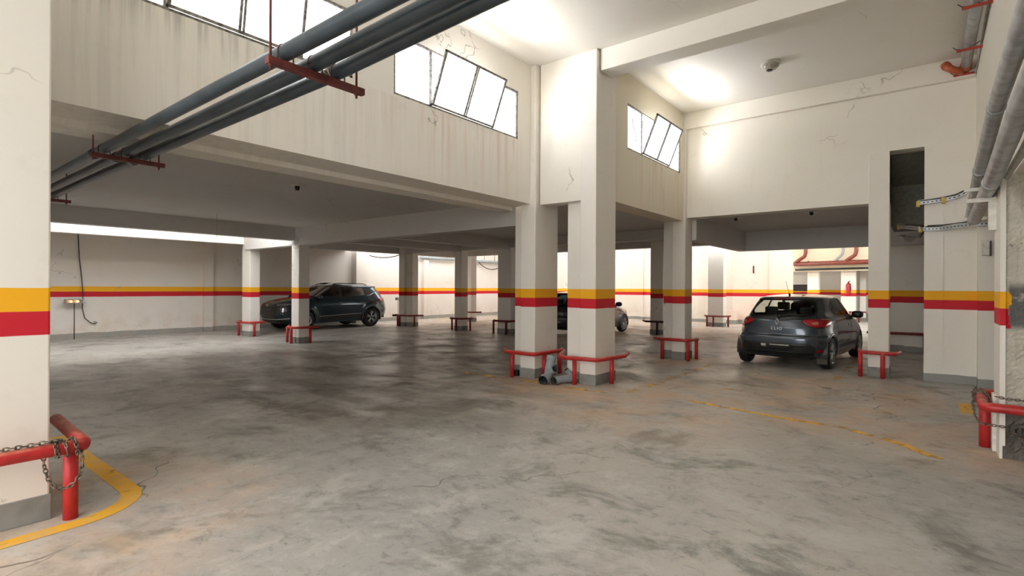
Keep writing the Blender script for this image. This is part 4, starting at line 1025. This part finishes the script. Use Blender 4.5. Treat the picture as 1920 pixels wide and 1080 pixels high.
    for md in ('right', 'left'):
        seam(b, md, [(-.09, 1.36), (-.09, .95), (-.10, .32)], 'door_seam', M_blackpl, T, .008)
        seam(b, md, [(.92, .98), (.86, .60), (.90, .34), (-.10, .30), (-.92, .31)], 'door_seam', M_blackpl, T, .008)
        seam(b, md, [(-.95, 1.06), (-.98, .85), (-.92, .70)], 'door_seam', M_blackpl, T, .008)
        for yy in (.10,): MB().tube([b.side(yy-.12, .80, .018, 1 if md == 'right' else -1), b.side(yy+.10, .80, .018, 1 if md == 'right' else -1)], .014, 8).build('door_handle', mat, T)
        seam(b, md, [(-.98, .40), (.86, .40)], 'sill_moulding', M_blackpl, T, .05, .006)
    # mud flap hangs behind the right rear wheel
    for sg in (1,): MB().box(sg*.745-.09, sg*.745+.09, -1.715, -1.70, .12, .36).build('mud_flap', simple('dusty_rubber', (.07, .058, .045), .7), T)
    return T
hatchback((-2.16, 13.33, 0), math.radians(-5), 'blue-grey hatchback parked in the opening, seen from behind with red tail lamps', M_grey)
hatchback((-9.38, 16.1, 0), 0, 'dark car mostly hidden behind the two tall hall pillars, only tail and front wheel showing', M_navy, False, M_glassd)

# ---------------------------------------------------------- dark teal sport utility car
def suv(loc, rz, label, mat):
    T = thing('car', loc, label, 'car', None, rz)
    b = Body(yr=[(.24, -1.95), (.32, -2.12), (.48, -2.22), (.66, -2.25), (.72, -2.22), (.90, -2.20), (1.02, -2.19), (1.10, -2.14), (1.20, -2.06), (1.48, -1.84), (1.52, -1.92), (1.54, -1.88), (1.57, -1.62), (1.60, -1.25), (1.63, -.75), (1.645, -.4)],
             yf=[(.24, 1.98), (.34, 2.16), (.55, 2.25), (.80, 2.23), (.92, 2.16), (1.0, 1.98), (1.06, 1.66), (1.10, 1.36), (1.13, 1.16), (1.19, 1.04), (1.32, .80), (1.47, .50), (1.52, .38), (1.57, .20), (1.60, .04), (1.63, -.16), (1.645, -.34)],
             wd=[(.24, .86), (.34, .90), (.50, .915), (.70, .925), (.85, .928), (.96, .915), (1.04, .885), (1.09, .865), (1.20, .82), (1.36, .76), (1.50, .70), (1.55, .66), (1.59, .56), (1.62, .44), (1.645, .2)],
             nr=[(.2, 5), (.8, 5.2), (1.1, 4.4), (1.5, 4.2), (1.645, 2.2)], nf=[(.2, 4.4), (.8, 4.2), (1.05, 3.8), (1.5, 3.8), (1.645, 2.2)],
             wheels=(-1.33, 1.35), rw=.36, flare=.03)
    rwin = [(-.50, 1.48), (.50, 1.48), (.68, 1.16), (-.68, 1.16)]; fwin = [(-.55, 1.50), (.55, 1.50), (.70, 1.17), (-.70, 1.17)]
    sf = [(1.10, 1.14), (.60, 1.44), (.35, 1.485), (-.02, 1.50), (-.04, 1.15)]; sr = [(-.12, 1.15), (-.11, 1.50), (-.75, 1.49), (-1.02, 1.45), (-1.10, 1.19)]; sq = [(-1.16, 1.22), (-1.08, 1.43), (-1.35, 1.39), (-1.62, 1.30)]
    hs = [('rear', rwin), ('front', fwin)]+[(m, q) for m in ('right', 'left') for q in (sf, sr)]
    zs = zrange([(.24, 1.0, .03), (1.0, 1.10, .015), (1.10, 1.52, .022), (1.52, 1.645, .008)])
    make_body(b, zs, T, mat, hs, b.wheels)
    patch(b, 'rear', rwin, .006, 'rear_window', M_glassd, T); ring(b, 'rear', rwin, .03, .03, .004, 'window_surround', M_blackpl, T)
    patch(b, 'front', fwin, .006, 'windscreen', M_glass, T); ring(b, 'front', fwin, .03, .03, .004, 'windscreen_surround', M_blackpl, T)
    for md in ('right', 'left'):
        patch(b, md, sf, .005, 'side_window', M_glassd, T); patch(b, md, sr, .005, 'side_window', M_glassd, T); patch(b, md, sq, .005, 'quarter_window', M_blackpl, T)
        for q in (sf, sr): ring(b, md, q, .035, .022, .0035, 'side_window_frame', M_blackpl, T)
        sg = 1 if md == 'right' else -1
        MB().tube([b.side(y, z, .010, sg) for y, z in ((-1.12, 1.15), (-1.35, 1.20), (-1.68, 1.31), (-1.50, 1.38))], .010, 6).build('chrome_strip', M_chrome, T)
        seam(b, md, [(-.08, 1.5), (-.08, .95), (-.10, .36)], 'door_seam', M_blackpl, T, .008)
        seam(b, md, [(1.0, 1.12), (.94, .7), (.90, .36), (-.85, .36), (-.86, .72), (-1.05, 1.14)], 'door_seam', M_blackpl, T, .008)
        seam(b, md, [(-.90, .42), (.86, .42)], 'sill_moulding', M_blackpl, T, .12, .012)
        seam(b, md, [(-.85, .52), (.0, .50), (.84, .47)], 'door_strip', M_chrome, T, .010, .016)
        for yy in (.10, -.78): MB().tube([b.side(yy-.12, .92, .02, sg), b.side(yy+.10, .92, .02, sg)], .015, 8).build('door_handle', mat, T)
        MB().tube([(sg*.58, -1.30, 1.57), (sg*.59, -1.15, 1.61), (sg*.59, -.1, 1.62), (sg*.58, .12, 1.57)], .016, 8).build('roof_rail', M_blackpl, T)
        q = [(sg*u, z) for u, z in [(.62, 1.06), (.95, 1.07), (1.15, 1.02), (1.10, .92), (.95, .98), (.62, 1.0)]]; patch(b, 'rear', q, .010, 'tail_lamp', M_lens, T)
        q = [(sg*u, z) for u, z in [(.52, .90), (.86, .93), (1.05, .90), (.86, .86), (.52, .84)]]; patch(b, 'front', q, .010, 'running_lamp', M_head, T)
        q = [(sg*u, z) for u, z in [(.56, .80), (.86, .84), (1.0, .80), (.92, .60), (.70, .58)]]; h = patch(b, 'front', q, .008, 'headlamp', M_blackpl, T)
        q = [(sg*u, z) for u, z in [(.68, .76), (.88, .79), (.90, .66), (.72, .64)]]; patch(b, 'front', q, .014, 'lamp_reflector', M_head, h)
    g = patch(b, 'front', [(-.60, .86), (.60, .86), (.66, .70), (.52, .52), (-.52, .52), (-.66, .70)], .008, 'front_grille', M_blackpl, T)
    for zz in (.58, .64, .70, .76, .82): MB().tube([b.wrap(u, zz, .012, True) for u in [k*.1-.5 for k in range(11)]], .007, 6).build('slat', simple('grille_chrome', (.10, .11, .12), .3, metal=.6) if 'grille_chrome' not in bpy.data.materials else bpy.data.materials['grille_chrome'], g)
    c = b.wrap(0, .845, .02, True)
    m = MB().tube([(c.x+.085*math.cos(a), c.y, c.z+.042*math.sin(a)) for a in [2*PI*k/20 for k in range(20)]], .007, 6, closed=True)
    m.tube([(c.x-.035, c.y, c.z-.03), (c.x-.02, c.y, c.z+.03)], .007, 6).tube([(c.x+.02, c.y, c.z-.03), (c.x+.035, c.y, c.z+.03)], .007, 6).tube([(c.x-.025, c.y, c.z), (c.x+.025, c.y, c.z)], .007, 6).build('badge', M_chrome, T)
    patch(b, 'front', [(-.80, .40), (.80, .40), (.74, .26), (-.74, .26)], .010, 'bumper_skirt', M_blackpl, T); seam(b, 'front', [(-.95, .43), (-.5, .40), (.5, .40), (.95, .43)], 'bumper_strip', M_chrome, T, .02, .014)
    wells(b, T, .56, .90); arch_trim(b, T, mat, .05)
    for wy in b.wheels:
        for sg in (1, -1): wheel(T, sg*.80, wy, .36, .22, 'alloy', sg, M_rim)
    mirror(b, T, .86, 1.12, mat, .88)
    MB().box(-.80, .80, -1.8, 1.8, .24, .32).box(-.76, .76, -2.0, -1.1, .32, .75).box(-.8, .8, .9, 1.15, .5, 1.03).build('interior_floor', M_trim, T)
    for x in (-.38, .38): seat(T, x, .05, .62)
    for x in (-.40, .40): seat(T, x, -.90, .62, w_=.36)
    return T
suv((-18.2, 11.50, 0), PI, 'dark teal five-door SUV parked along the far left wall', M_teal).scale = (1.02, 1.055, 1.045)
